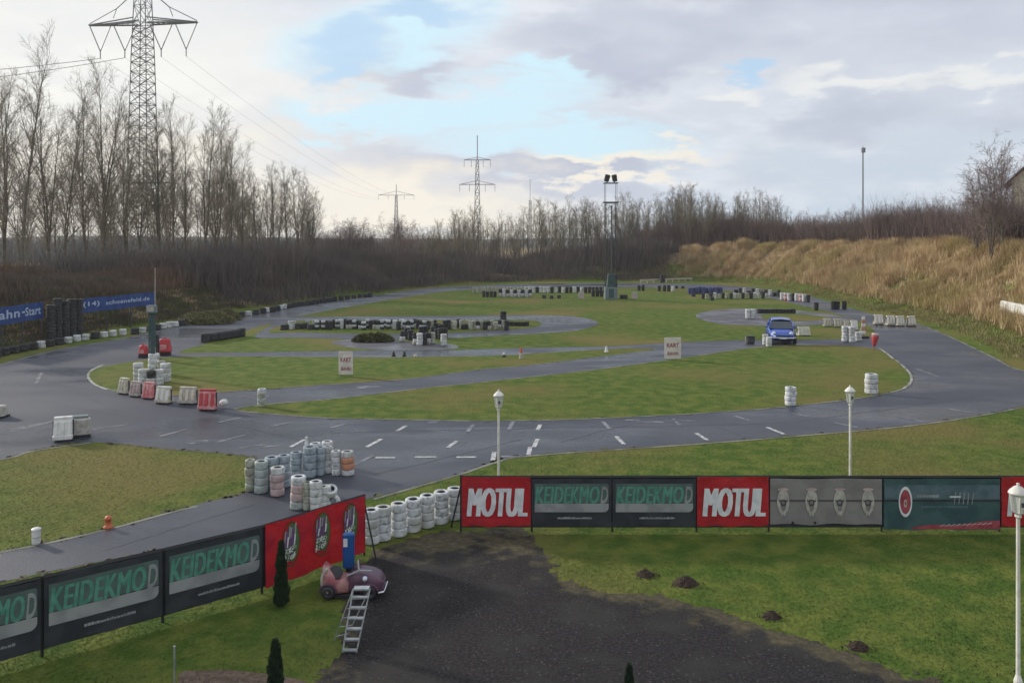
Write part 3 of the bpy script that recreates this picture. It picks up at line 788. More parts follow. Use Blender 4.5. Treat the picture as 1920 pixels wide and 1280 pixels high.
def tree(kind, rr, Hh, parent, tw='twig', dens=1.0):
    T = Segs(); C = Segs()
    def grow(p, d, L, r, lvl, upk):
        segs = 4 if lvl == 1 else (3 if lvl == 2 else 2)
        q = np.array(p); d = np.array(d); out = []
        for i in range(segs):
            d = d + rr.normal(0, 0.09 + 0.03 * lvl, 3); d[2] += upk
            d /= np.linalg.norm(d)
            q2 = q + d * L / segs
            r0 = r * (1 - i / segs * .7); r1 = r * (1 - (i + 1) / segs * .7)
            C.add(q, q2, r0, r1); out.append((q2, d.copy(), (i + 1) / segs)); q = q2
        if lvl >= 3: return
        nb = int((7 if lvl == 1 else 5) * dens)
        for _ in range(nb):
            f = rr.uniform(.2, 1.0); i = min(int(f * segs), segs - 1)
            qq, dd_, _f = out[i]
            qb = qq - dd_ * L / segs * rr.random()
            ax = rr.normal(0, 1, 3); ax -= ax.dot(dd_) * dd_; ax /= np.linalg.norm(ax) + 1e-9
            ang = rr.uniform(.35, .75) if kind != 'round' else rr.uniform(.5, 1.0)
            nd = dd_ * math.cos(ang) + ax * math.sin(ang)
            grow(qb, nd, L * rr.uniform(.35, .6), max(r * .42, 0.011), lvl + 1, upk)
    if kind == 'poplar': leaders, spread, start, ba, bl = rr.integers(1, 4), 0.16, 0.16, (0.30, 0.60), (0.16, 0.30)
    elif kind == 'tall': leaders, spread, start, ba, bl = rr.integers(2, 5), 0.24, 0.22, (0.35, 0.75), (0.16, 0.28)
    else: leaders, spread, start, ba, bl = rr.integers(4, 7), 0.55, 0.18, (0.4, 0.9), (0.25, 0.40)
    for li in range(leaders):
        aa = rr.uniform(0, 6.28); lean = rr.uniform(.3, 1) * spread if leaders > 1 else 0.03
        d = np.array([math.cos(aa) * lean, math.sin(aa) * lean, 1.0]); d /= np.linalg.norm(d)
        hL = Hh * rr.uniform(.78, 1.0) if li else Hh
        fork = 0.0 if (kind != 'poplar' or leaders == 1) else Hh * rr.uniform(.03, .15)
        p = np.array([0, 0, -0.3]); ns = 14
        r0 = Hh * 0.0072 * (1.0 if leaders == 1 else 0.8); nodes = []
        for i in range(ns):
            d2 = d + rr.normal(0, .045, 3); d2[2] += 0.02
            if p[2] < fork: d2 = np.array([0, 0, 1.0])
            d2 /= np.linalg.norm(d2); L = hL / ns
            q = p + d2 * L; f = i / ns
            rA = r0 * (1 - f) ** .9 + .012; rB = r0 * (1 - (i + 1) / ns) ** .9 + .012
            T.add(p, q, rA, rB); nodes.append((q, d2)); p = q; d = d2 * .75 + d * .25
        for i in range(ns):
            f = (i + 1) / ns
            if f < start: continue
            for _ in range(max(1, int((3 if f > .35 else 2) * dens))):
                qq, dd_ = nodes[i]
                ax = rr.normal(0, 1, 3); ax -= ax.dot(dd_) * dd_; ax /= np.linalg.norm(ax) + 1e-9
                ang = rr.uniform(*ba); nd = dd_ * math.cos(ang) + ax * math.sin(ang)
                L = Hh * rr.uniform(*bl) * (1.15 - .75 * f)
                grow(qq - dd_ * hL / ns * rr.random(), nd, L, r0 * (1.1 - f) * .45 + .012, 1, 0.07 if kind != 'round' else 0.03)
    T.mesh('trunk', 'bark', 6, parent)
    C.mesh('crown', tw, 3, parent)
protos = {}
def proto(kind, i, Hh, tw='twig', dens=1.0):
    rt = empty('bare_tree', (0, 0, 0)); tree(kind, np.random.default_rng(100 + i), Hh, rt, tw, dens)
    rt['used'] = 0
    return rt
PL = [proto('poplar', i, 24.0) for i in range(4)] + [proto('tall', 10 + i, 22.0) for i in range(3)]
PF = [proto('tall', 20 + i, 15.0, 'twig', 0.85) for i in range(3)] + [proto('poplar', 30 + i, 16.0) for i in range(2)]
PR = [proto('round', 40 + i, 9.0, 'twigred', .72) for i in range(3)]
used = set()
def place_tree(pr, x, y, top_z, rz, label, group, name=None, cat='tree', H0=None, wide=1.0):
    if pr.name in used: o = copy_tree(pr)
    else: o = pr; used.add(pr.name)
    if 'used' in o: del o['used']
    g = gz(x, y); s = (top_z - g) / H0
    o.location = (x, y, g); o.scale = (s * wide, s * wide, s); o.rotation_euler.z = rz
    tag(o, label, cat, group)
    return o
# left row of tall trees: (px, distance, py of the top)
left = [(-40, 80, 140, 0), (8, 86, 150, 4), (42, 76, 86, 1), (92, 92, 165, 5), (122, 84, 175, 2), (160, 95, 158, 6), (196, 88, 130, 0), (236, 100, 215, 4), (262, 96, 240, 2),
        (300, 98, 205, 5), (325, 106, 195, 3), (352, 102, 235, 1), (385, 108, 208, 6), (405, 116, 222, 0), (432, 112, 262, 4), (455, 120, 285, 2), (482, 118, 318, 5), (512, 122, 312, 3),
        (540, 126, 318, 6), (565, 132, 345, 1), (580, 136, 372, 4)]
for i, (px, D, py, k) in enumerate(left):
    x = atx(px, D, 2)
    place_tree(PL[k], x, D, hz(D, py), random.uniform(0, 6.28), 'tall leafless tree, %s from the left in the row on the left bank' % ORD[i],
               'tall bare trees along the left bank', H0=24.0 if k < 4 else 22.0, wide=1.0)
i = 0
for px in np.arange(-20, 600, 26):
    D = random.uniform(118, 150); px = px + random.uniform(-8, 8)
    place_tree(PF[i % 5], atx(px, D, 2), D, hz(D, 335 + random.uniform(-25, 25) + (50 if px > 560 else 0)), random.uniform(0, 6.28), 'shorter leafless tree in the second line behind the tall trees on the left',
               'second line of bare trees behind the tall left ones', H0=[15, 15, 15, 16, 16][i % 5], wide=1.2); i += 1
# low round trees left of the gap
for i, (px, D, py) in enumerate([(600, 112, 446), (614, 118, 434), (630, 116, 424), (645, 122, 412), (658, 118, 416), (670, 121, 416), (684, 120, 424), (696, 124, 436), (712, 128, 452), (735, 170, 405), (750, 172, 412), (764, 175, 418), (782, 165, 425)]):
    place_tree(PR[i % 3], atx(px, D, 2), D, hz(D, py), random.uniform(0, 6.28), 'low bushy leafless tree, %s from the left beside the skyline gap' % ORD[i],
               'low bare trees by the gap in the skyline', H0=9.0, wide=1.35)
# far trees behind the back bank
px = 790; i = 0; PFH = [15, 15, 15, 16, 16]
def top_at(px):
    return float(np.interp(px, [780, 830, 870, 920, 960, 1010, 1060, 1150, 1230, 1290, 1330, 1350, 1420, 1470, 1500, 1530, 1600], [432, 418, 388, 402, 405, 380, 372, 374, 368, 352, 362, 372, 352, 372, 405, 412, 400]))
rt = random.Random(5)
spots = []
while px < 1520:
    D = rt.uniform(126, 160); spots.append((px, D, top_at(px) + rt.uniform(-6, 22))); px += rt.uniform(5.5, 9)
for i, (px, D, py) in enumerate(spots):
    k = rt.randrange(5)
    place_tree(PF[k], atx(px, D, 1), D, hz(D, py), rt.uniform(0, 6.28), 'tall thin leafless tree in the dense line behind the far end of the circuit',
               'bare trees behind the far end of the circuit', H0=PFH[k], wide=1.15)
# shrubs and trees standing on the right bank
rb = [(1508, 100, 396), (1528, 98, 404), (1545, 96, 396), (1560, 94, 408), (1575, 92, 398), (1592, 90, 388), (1606, 88, 394), (1625, 86, 398), (1642, 84, 384), (1660, 83, 392), (1678, 82, 380), (1695, 81, 388), (1712, 80, 372), (1730, 77, 384), (1748, 75, 378), (1766, 74, 370), (1784, 72, 382), (1802, 70, 368)]
for i, (px, D, py) in enumerate(rb):
    D += 14
    place_tree(PR[i % 3], atx(px, D, 5), D, hz(D, py), rt.uniform(0, 6.28), 'low reddish leafless tree, %s from the left on top of the right bank' % ORD[i], 'low reddish trees on the right bank', H0=9.0)
rb2 = [(1832, 66, 322), (1858, 62, 292), (1880, 64, 268), (1962, 58, 250)]
for i, (px, D, py) in enumerate(rb2):
    place_tree(PR[(i + 1) % 3], atx(px, D, 5), D, hz(D, py), rt.uniform(0, 6.28), ['dark leafless tree, leftmost of the taller ones near the cream house', 'dark leafless tree just left of the cream house',
               'tallest leafless tree touching the cream house', 'leafless tree right of the cream house at the edge of the view'][i], 'taller bare trees by the cream house', H0=9.0)
for p in PL + PF + PR:
    if p.name not in used:
        for c in kids(p): bpy.data.objects.remove(c)
        bpy.data.objects.remove(p)

# ------------------------------------------------------------------ pylons, masts
def lattice(mb, w0, w1, z0, z1, n, r, m, cx=0, cy=0):
    def c(z):
        f = (z - z0) / (z1 - z0); w = (w0 + (w1 - w0) * f) / 2
        return [(cx - w, cy - w, z), (cx + w, cy - w, z), (cx + w, cy + w, z), (cx - w, cy + w, z)]
    zs = [z0 + (z1 - z0) * (1 - (1 - i / n) ** 1.15) for i in range(n + 1)]
    for i in range(n):
        A = c(zs[i]); B = c(zs[i + 1])
        for j in range(4):
            k = (j + 1) % 4
            mb.tube(A[j], B[j], r * 1.5, m, n=4); mb.tube(A[j], B[k], r, m, n=4); mb.tube(A[k], B[j], r, m, n=4); mb.tube(B[j], B[k], r, m, n=4)
# big pylon behind the left trees
D = 150; bx = atx(268, D, 20); g0 = gz(bx, D)
py = empty('electricity_pylon', (bx, D, g0), R(-6), 'huge grey lattice pylon with wide crossarm rising above the left trees', 'pylon')
zA = hz(D, 45) - g0; zT = zA + 8.0
mb = MB(); lattice(mb, 4.6, 2.9, 0, zA - 6, 18, .06, 'steelfar'); lattice(mb, 2.9, 2.5, zA - 6, zA, 4, .06, 'steelfar'); lattice(mb, 2.5, 1.2, zA, zT + 12, 7, .06, 'steelfar')
mb.build('mast', py)
def crossarm(z, half, mb):
    for s in (-1, 1):
        for yy in (-.9, .9):
            mb.tube((s * 1.4, yy, z), (s * half, yy * .2, z), .17, 'steelfar', n=4); mb.tube((s * 1.4, yy, z + 1.0), (s * half, yy * .2, z), .12, 'steelfar', n=4)
        for i in range(9):
            f0 = i / 9; f1 = (i + 1) / 9; xa = s * (1.4 + (half - 1.4) * f0); xb = s * (1.4 + (half - 1.4) * f1); k = .9 * (1 - f0) + .18
            mb.tube((xa, -k, z), (xb, k * .85, z), .08, 'steelfar', n=4); mb.tube((xa, k, z + 1.0 * (1 - f0)), (xb, -k * .85, z), .08, 'steelfar', n=4)
mb = MB(); crossarm(zA, 10.7, mb); mb.build('crossarm', py)
mb = MB()
for s in (-1, 1):
    mb.tube((s * 1.0, 0, zT - 1.5), (s * 5.2, 0, zA + 3.0), .10, 'steelfar', n=4); mb.tube((s * 5.2, 0, zA + 3.0), (s * 10.6, 0, zA + .3), .08, 'steelfar', n=4); mb.tube((s * 5.2, 0, zA + 3.0), (s * 5.9, 0, zA + 1.2), .08, 'steelfar', n=4)
mb.build('arm_brace', py)
tips = []
for xa, xb in ((-10.6, -6.4), (-5.8, -1.4), (1.4, 5.8), (6.4, 10.6)):
    m_ = (xa + xb) / 2; mb = MB()
    mb.tube((xa, 0, zA - .2), (m_, 0, zA - 5.0), .10, 'steel', n=5); mb.tube((xb, 0, zA - .2), (m_, 0, zA - 5.0), .10, 'steel', n=5)
    mb.tube((m_, 0, zA - 5.0), (m_, 0, zA - 6.3), .10, 'steel', n=5); mb.build('insulator', py); tips.append((m_, zA - 6.3))
mb = MB(); zz_ = hz(D, 343) - g0
for yy in (-.5, .5): mb.tube((-2, yy, zz_), (5.5, yy, zz_), .13, 'steelfar', n=4)
mb.build('platform', py)

def far_pylon(px, D, ytop, arms, label, w=4.0, r=.12):
    x = atx(px, D, 20); zt = hz(D, ytop)
    o = empty('electricity_pylon', (x, D, 0), 0, label, 'pylon', 'distant pylons on the skyline')
    mb = MB(); za = max(hz(D, a[0]) for a in arms) 
    lattice(mb, w, w * .35, 0, za, 10, r, 'steelfar'); mb.tube((0, 0, za), (0, 0, zt), r * 2.2, 'steelfar', n=4); mb.build('mast', o)
    for (ya, half) in arms:
        mb = MB(); z = hz(D, ya)
        for s in (-1, 1):
            mb.tube((0, 0, z), (s * half, 0, z), r * 1.7, 'steelfar', n=4); mb.tube((0, 0, z + half * .22), (s * half, 0, z), r * 1.2, 'steelfar', n=4)
            for f in (.45, 1.0): mb.tube((s * half * f, 0, z), (s * half * f, 0, z - 3.0), r * 1.1, 'steelfar', n=4)
        mb.build('crossarm', o)
    return o
far_pylon(895, 340, 254, [(300, 5.6), (346, 7.5)], 'far two-armed lattice pylon with tall spike, right of the gap in the skyline', 3.2, .085)
far_pylon(743, 560, 346, [(366, 12.5)], 'faint far pylon with one wide crossarm above the gap in the skyline', 3.6, .10)
x = atx(994, 300, 20); mb = MB(); zt = hz(300, 336)
lattice(mb, 1.2, .8, 0, zt - 8, 12, .07, 'steelfar'); mb.tube((0, 0, zt - 8), (0, 0, zt), .09, 'steelfar', n=5)
tag(mb.build('radio_mast', loc=(x, 300, 0)), 'thin grey lattice radio mast between the two-armed pylon and the floodlight tower', 'mast')
x = atx(1618, 190, 20); mb = MB(); zt = hz(190, 277)
mb.tube((0, 0, 0), (0, 0, zt), .20, 'steelfar', .15, n=10); mb.box((.1, 0, zt - .6), (.8, .7, 1.2), 'steelfar', bev=.1); mb.tube((0, 0, zt), (0, 0, zt + .6), .05, 'steelfar')
tag(mb.build('antenna_pole', loc=(x, 190, 0)), 'tall plain grey antenna pole rising behind the right bank', 'antenna')

# power lines
def wire(p0, p1, sag, r, label, grp):
    mb = MB(); p0 = Vector(p0); p1 = Vector(p1); n = 26; pts = []
    for i in range(n + 1):
        t = i / n; p = p0.lerp(p1, t); p.z -= sag * 4 * t * (1 - t); pts.append(p)
    for i in range(n): mb.tube(pts[i], pts[i + 1], r, 'wire', n=4)
    tag(mb.build('power_cable'), label, 'cable', grp)
cR = math.cos(R(-6)); sR = math.sin(R(-6))
tw = [(bx + m_ * cR, D + m_ * sR, g0 + z_) for m_, z_ in tips]
c2x = atx(743, 560, 20); zc = hz(560, 366) - 3
for i in range(4):
    wire(tw[i], (c2x + (-13, -6, 6, 13)[i], 560, zc), 6, .022, 'power cable from the %s insulator of the huge pylon to the faint far pylon' % ORD[i], 'power cables running from the huge pylon')
for i in (0, 1):
    wire(tw[i], (atx(-1400, 150 - 20), 130 + i * 10, hz(130, 130) - 4 * i + 4), 5, .05, 'power cable leaving the huge pylon towards the left edge, %s one' % ('lower' if i == 0 else 'upper'), 'power cables leaving to the left')
# ------------------------------------------------------------------ floodlight tower
D = G(1145, 561).y; x = atx(1145, D, 5); zt = hz(D, 326)
ft = empty('floodlight_tower', (x, D, 0), 0, 'slim lattice floodlight tower with two dark lamp heads in the middle of the circuit', 'tower')
mb = MB(); lattice(mb, 1.0, 1.0, 1.3, zt - 3.0, 10, .011, 'black'); mb.tube((.1, 0, 0.9), (.1, 0, zt - 3.2), .07, 'teal', n=8)
for s in (-.57, .57):
    for t in (-.57, .57): mb.tube((s, t, 0), (s, t, zt - .9), .022, 'black', n=6)
mb.build('mast', ft)
mb = MB(); mb.box((0, 0, zt - 2.9), (1.5, 1.4, .10), 'teal'); mb.box((0, 0, zt - .95), (1.45, .8, .08), 'teal'); mb.build('platform', ft)
for s in (-1, 1):
    mb = MB(); T = Matrix.Translation((s * .38, -.1, zt - .45)) @ Matrix.Rotation(R(24), 4, 'X') @ Matrix.Rotation(R(-s * 12), 4, 'Y')
    mb.box((0, 0, 0), (.46, .3, .72), 'black', T, taper=(1.15, 1), bev=.05); mb.box((0, -.16, 0), (.38, .03, .6), 'darkgrey', T)
    mb.tube((s * .38, 0, zt - .95), (s * .38, -.05, zt - .6), .04, 'black', n=6); mb.build('lamp_head', ft)
mb = MB(); mb.box((0, 0, .62), (1.25, 1.2, 1.24), 'cabinet', bev=.04); mb.box((0, -.61, .65), (.5, .03, .9), 'teal'); mb.box((0.1, 0, 1.9), (1.0, .9, 1.3), 'teal', taper=(.75, .8)); mb.build('base_cabinet', ft)

# ------------------------------------------------------------------ tyre stacks
def tyre_mesh(mb, r, w, z, m, n=18, dx=0, dy=0, hub=.55):
    prof = [(r * hub, z + w * .12), (r * (hub + .08), z), (r * .90, z + w * .01), (r * .972, z + w * .07), (r, z + w * .22), (r, z + w * .78), (r * .972, z + w * .93),
            (r * .90, z + w * .99), (r * (hub + .08), z + w), (r * hub, z + w * .88)]
    mb.lathe(prof, m, n, c=(dx, dy, 0), closed=True)
    if n > 12: mb.lathe([(r * (hub - .02), z + w * .12), (r * (hub + .13), z - .001), (r * (hub + .13), z + w + .001), (r * (hub - .02), z + w * .88)], 'ktyre', n, c=(dx, dy, 0), closed=True)
def stack(px, pyb, r, n, w, mats, label, group=None, name='tyre_stack', lean=(0, 0), parts=True, jit=.012):
    p = G(px, pyb) + Vector((0, r, 0))
    o = empty(name, (p.x, p.y, 0.012), random.uniform(0, 6.28), label, 'tyre stack', group)
    for i in range(n):
        mb = MB(); m = mats[i] if isinstance(mats, (list, tuple)) else mats
        tyre_mesh(mb, r * random.uniform(.96, 1.03), w * 1.0, 0, m)
        mb.build('tyre', o, smooth=True, loc=(random.uniform(-jit, jit), random.uniform(-jit, jit), i * w * 1.005))
    o.rotation_euler.x = random.uniform(-.022, .022); o.rotation_euler.y = random.uniform(-.022, .022)
    return o
for i, (px, pb) in enumerate([(693, 1024), (716, 1018), (745, 1010), (773, 1001), (799, 993), (826, 985), (851, 978)]):
    stack(px, pb, .165, 4, .165, 'wtyre', 'whitewashed four-tyre stack, %s from the red banner in the wall between the two fences' % ORD[i], 'white tyre wall between the two banner fences', jit=.014)
CL = [
 (467, 923, .12, 4, .185, 'ytyre', 'narrow pale tyre stack at the far left end of the chicane cluster'),
 (485, 927, .155, 4, .185, 'gtyre', 'pale green tyre stack second from the left end of the chicane cluster'),
 (506, 920, .165, 4, .19, 'btyre', 'blue-grey tyre stack behind the pink one in the chicane cluster'),
 (530, 916, .155, 4, .19, 'btyre', 'blue-grey tyre stack right behind the pink one in the chicane cluster'),
 (516, 933, .165, 4, .165, ['ptyre', 'ptyre', 'ptyre', 'wtyre'], 'faded pink tyre stack with white top in the chicane cluster'),
 (552, 897, .145, 4, .155, 'btyre', 'pale blue tyre stack left of the one carrying the white post'),
 (578, 897, .165, 4, .19, 'btyre', 'large blue-grey tyre stack in the middle of the chicane cluster'),
 (598, 893, .115, 4, .18, 'btyre', 'narrow grey-blue tyre stack right of the large middle one'),
 (613, 889, .12, 4, .17, 'wtyre', 'narrow whitish tyre stack third from the right end of the chicane cluster'),
 (629, 893, .12, 4, .155, 'wtyre', 'whitish tyre stack beside the orange-banded one'),
 (650, 894, .165, 4, .15, ['wtyre', 'otyre', 'otyre', 'wtyre'], 'orange-banded tyre stack at the right end of the chicane cluster'),
 (590, 878, .15, 4, .155, 'wtyre', 'white tyre stack in the back row behind the large middle one'),
 (612, 874, .15, 4, .155, 'wtyre', 'white tyre stack at the right of the back row of the chicane cluster'),
 (555, 958, .165, 4, .18, ['gtyre', 'ptyre', 'ptyre', 'wtyre'], 'pink and green tyre stack standing alone nearest the red banner'),
 (574, 958, .10, 4, .15, 'ytyre', 'narrow cream tyre stack between the pink and green one and the white heap'),
 (590, 962, .14, 4, .165, 'wtyre', 'bright white tyre stack at the left of the heap behind the red banner')]
for c in CL: stack(*c, 'tyre stacks of the chicane on the pit lane', jit=.01)
stack(606, 957, .14, 3, .165, 'wtyre', 'bright white three-tyre stack in the middle of the heap behind the red banner', 'tyre stacks of the chicane on the pit lane')
p = G(622, 957); 
for i, (dx, dz, rx, lab) in enumerate([(0, .12, 74, 'loose white tyre lying tilted at the foot of the heap behind the red banner'), (-.06, .36, 30, 'loose white tyre slumped on top of the heap behind the red banner')]):
    mb = MB(); tyre_mesh(mb, .15, .15, -.075, 'wtyre'); o = mb.build('loose_tyre', smooth=True, loc=(p.x + dx, p.y + .16, dz + .03)); o.rotation_euler = (R(rx), R(-20 + i * 30), 0)
    tag(o, lab, 'tyre')
p = G(572, 893); mb = MB(); zt = hz(p.y + .1, 820)
mb.lathe([(.055, 0), (.055, zt - .92), (.04, zt - .86), (.04, zt - .76), (0, zt - .74)], 'wtyre', 10)
tag(mb.build('marker_post', loc=(p.x, p.y + .16, .76)), 'short white post standing on top of the large middle tyre stack', 'post')
# lone stacks
stack(1486, 762, .20, 4, .165, 'wtyre', 'clean white tyre stack on the island edge, left of the lamp post', 'white corner stacks')
stack(1639, 740, .24, 4, .19, 'wtyre', 'larger clean white tyre stack near the right tip of the island', 'white corner stacks')
stack(488, 764, .15, 4, .16, ['ytyre', 'gtyre', 'ytyre', 'wtyre'], 'pale weathered tyre stack at the left tip of the near island', 'white corner stacks')

# small one-mesh stacks for the rows
protoS = {}
def small(kind, r, n, w, mats, name='tyre_stack'):
    mb = MB(); tw_ = w
    for i in range(n): tyre_mesh(mb, r * random.uniform(.95, 1.03), tw_, i * tw_, mats[i % len(mats)], n=10, dx=random.uniform(-.015, .015), dy=random.uniform(-.015, .015))
    o = mb.build(name, smooth=True); protoS[kind] = [o, False]
def put(kind, px, pyb, label, group, cat='tyre stack', s=1.0, world=None):
    o, usd = protoS[kind]
    if usd: o = o.copy(); col.objects.link(o)
    protoS[kind][1] = True
    p = G(px, pyb) if world is None else Vector(world)
    o.location = (p.x, p.y, gz(p.x, p.y) + .016); o.rotation_euler.z = random.uniform(0, 6.28); o.scale = (s, s, s * random.uniform(.92, 1.08))
    tag(o, label, cat, group); return o
small('k4', .19, 4, .17, ['ktyre']); small('w4', .19, 4, .17, ['wtyre']); small('kw4', .19, 4, .17, ['ktyre', 'wtyre']); small('wk4', .18, 4, .17, ['ytyre', 'wtyre', 'ktyre', 'ktyre'])
small('k2', .27, 2, .20, ['ktyre']); small('w2', .22, 2, .19, ['wtyre']); small('b4', .20, 4, .17, ['bltyre']); small('y4', .17, 4, .16, ['ytyre']); small('k7', .24, 13, .18, ['ktyre'])
small('r4', .18, 4, .17, ['pinkred', 'wtyre', 'pinkred', 'wtyre'])
G1 = 'black and pale tyre stacks in the long row across the middle'
px = 532; i = 0
while px < 952:
    k = random.choice(['k4', 'k4', 'wk4', 'kw4']) if px > 590 else random.choice(['y4', 'k2', 'y4', 'w4', 'k2'])
    if i % 2 == 1 and px > 640 and px < 800: k = random.choice(['w4', 'kw4', 'wk4'])
    if px > 800: k = random.choice(['y4', 'k4', 'k2', 'wk4'])
    lab = {'k4': 'black tyre stack in the long row across the middle of the circuit', 'w4': 'white tyre stack in the long row across the middle of the circuit',
           'kw4': 'black and white banded tyre stack in the long row across the middle', 'wk4': 'tyre stack with black top and pale base in the long middle row',
           'y4': 'slim weathered pale tyre stack in the long middle row', 'k2': 'low black two-tyre stack in the long middle row'}[k]
    put(k, px, 617 + random.uniform(-2.5, 2), lab, G1, s=.86); px += random.uniform(5.6, 7.2); i += 1
stack(943, 616, .22, 6, .19, 'ktyre', 'tall black tyre stack at the right end of the long middle row', 'tall black tyre stacks')
for px in range(955, 990, 8): put('k2', px, 611, 'low black two-tyre stack trailing right of the tall black one', 'low stacks right of the long row', s=.7)
G2 = 'tyre stacks clustered in front of the long middle row'
for i, (px, pb, k) in enumerate([(755, 641, 'wk4'), (763, 636, 'k4'), (770, 638, 'k4'), (779, 646, 'wk4'), (787, 647, 'w4'), (795, 646, 'k4'), (803, 645, 'wk4'), (811, 644, 'y4'), (812, 634, 'k4'), (819, 635, 'k4'),
                               (826, 636, 'k4'), (832, 648, 'w4'), (790, 632, 'k4'), (798, 631, 'k4'), (834, 634, 'k4')]):
    put(k, px, pb, 'tyre stack, %s counting from the left, in the cluster before the long middle row' % ORD[i], G2, s=.95)
G3 = 'tyre stacks in the far row left of the floodlight tower'
for px in np.arange(888, 1150, 7.0):
    k = 'y4' if px < 985 else ('w4' if px < 1055 else random.choice(['k4', 'k4', 'w4']))
    if 985 <= px < 1055 and random.random() < .35: k = 'k4'
    put(k, px, 549 + random.uniform(-.4, .4), {'y4': 'slim pale tyre stack in the back line left of the floodlight tower', 'w4': 'white tyre stack in the back line left of the floodlight tower', 'k4': 'black tyre stack in the back line left of the floodlight tower'}[k], G3, s=1.0)
for px in np.arange(907, 932, 7): put('k4', px, 557, 'black tyre stack at the left end of the front line left of the floodlight tower', G3, s=.9)
for i, px in enumerate(np.arange(938, 996, 7)): put('w4' if i % 2 else 'wk4', px, 557, ('white' if i % 2 else 'black-topped pale') + ' tyre stack in the front line left of the floodlight tower', G3, s=1.15)
for px in np.arange(1166, 1176, 6): put('k2', px, 560, 'low black two-tyre stack right against the floodlight tower', 'low stacks by the floodlight tower')
for px in (1112, 1120, 1128): put('k4', px, 556, 'black tyre stack left against the floodlight tower', 'black stacks by the floodlight tower')
G4 = 'tyre stacks at the far right bends'
for px in (1198, 1206): put('k4', px, 545, 'black tyre stack right beside the small pink notice', G4)
for px in (1236, 1246, 1254): put('k4', px, 546, 'black tyre stack in the small trio left of the blue row', G4)
put('w4', 1262, 547, 'white tyre stack beside the small black trio', G4)
stack(1243, 530, .35, 4, .26, 'ktyre', 'thick black tyre stack by the pale rail at the far end', 'tall black tyre stacks')
for px in np.arange(1293, 1352, 6.5): put('b4', px, 551 + random.uniform(-.5, .5), 'blue painted tyre stack in the far blue row', G4, s=1.1)
for i, px in enumerate(np.arange(1318, 1440, 7.5)): put(['k4', 'y4', 'k4', 'w4', 'y4'][i % 5], px, 560 + random.uniform(-.5, .8), {'k4': 'black', 'y4': 'slim pale', 'w4': 'white'}[['k4', 'y4', 'k4', 'w4', 'y4'][i % 5]] + ' tyre stack in the row in front of the blue stacks', G4, s=.9)
for i, px in enumerate(np.arange(1380, 1462, 8)): put(['k2', 'k4', 'w4'][i % 3], px, 549 + i * .6, ['low black', 'black', 'white'][i % 3] + ' tyre stack on the outer line between the blue stacks and the bank', G4, s=.9)
for i, px in enumerate(np.arange(1466, 1522, 7)): put(['w4', 'r4', 'w4', 'k4'][i % 4], px, 562 + i * .6, ['white', 'red and white', 'white', 'black'][i % 4] + ' tyre stack in the bright group below the dry grass', G4, s=1.05)
for i, (px, pb) in enumerate([(1530, 582), (1562, 580), (1570, 580), (1583, 580)]): put('k4', px, pb, 'dark tyre stack, %s from the left beyond the weathered grey barriers' % ORD[i], 'dark stacks on the right outer edge', s=1.05)
for i, (px, pb) in enumerate([(1402, 597), (1412, 597)]): put('w4', px, pb, ['left', 'right'][i] + ' white stack of the pair on the small right hairpin', 'pair of white stacks', s=1.0)
for px in np.arange(1424, 1490, 7): put('k2', px, 587, 'low dark two-tyre stack behind the small right hairpin', 'low stacks behind the small hairpin', s=.8)
for i, (px, pb) in enumerate([(1435, 647), (1442, 650)]): put('w4', px, pb, 'pale tyre stack, %s of the two by the front of the blue car' % ['left', 'right'][i], 'pale stacks by the blue car', s=.85)
for i, (px, pb, n_) in enumerate([(1587, 641, 5), (1600, 642, 5), (1612, 640, 3)]):
    stack(px, pb, .19, n_, .18, 'wtyre', 'tall white stack, %s of three standing by the inner edge left of the red marker' % ['left', 'middle', 'right'][i], 'three white stacks by the red marker')
for i, (px, pb) in enumerate([(1020, 559), (1034, 560), (1048, 559), (1300, 556), (1335, 563), (1268, 541), (1280, 541)]):
    put('k2', px, pb, 'low dark two-tyre stack scattered before the far rows', 'scattered low stacks before the far rows', s=.8)
# low kerb wall of tyres on the left outer edge
KL = catmull([G(*p) for p in [(-120, 706), (-40, 680), (0, 668), (54, 657), (102, 648), (165, 637), (216, 630), (262, 625), (329, 612), (400, 601), (480, 589), (560, 574), (640, 562), (700, 556)]], 12)
acc = 0; last = KL[0]; whites = [54, 78, 102, 125, 145, 165, 184, 200, 216, 232, 246, 262, 303, 315, 329, 466, 500, 530]
for p in KL[1:]:
    acc += (p - last).length; last = p
    if acc < .62: continue
    acc = 0
    dep = p.y * ca + CAMZ * sa; pxp = 960 + F * p.x / dep
    if any(abs(pxp - w_) < (7 if w_ < 110 else 5.0) for w_ in whites):
        put('w2', 0, 0, 'white two-tyre stack in the low kerb wall on the left outer edge', 'low tyre kerb wall on the left outer edge', world=p, s=.95)
    else:
        put('k2', 0, 0, 'black two-tyre stack in the low kerb wall on the left outer edge', 'low tyre kerb wall on the left outer edge', world=p, s=.95)
# black tower of tyres between the blue banners
for i, px in enumerate([88, 101, 115, 128, 141]):
    p = G(px, 643 - i * 2.5); put('k7', 0, 0, 'very tall black tyre stack, %s from the left between the two blue banners' % ORD[i], 'tall tyre tower between the blue banners', world=(p.x, p.y + .4, 0), s=1.0 + .02 * i)
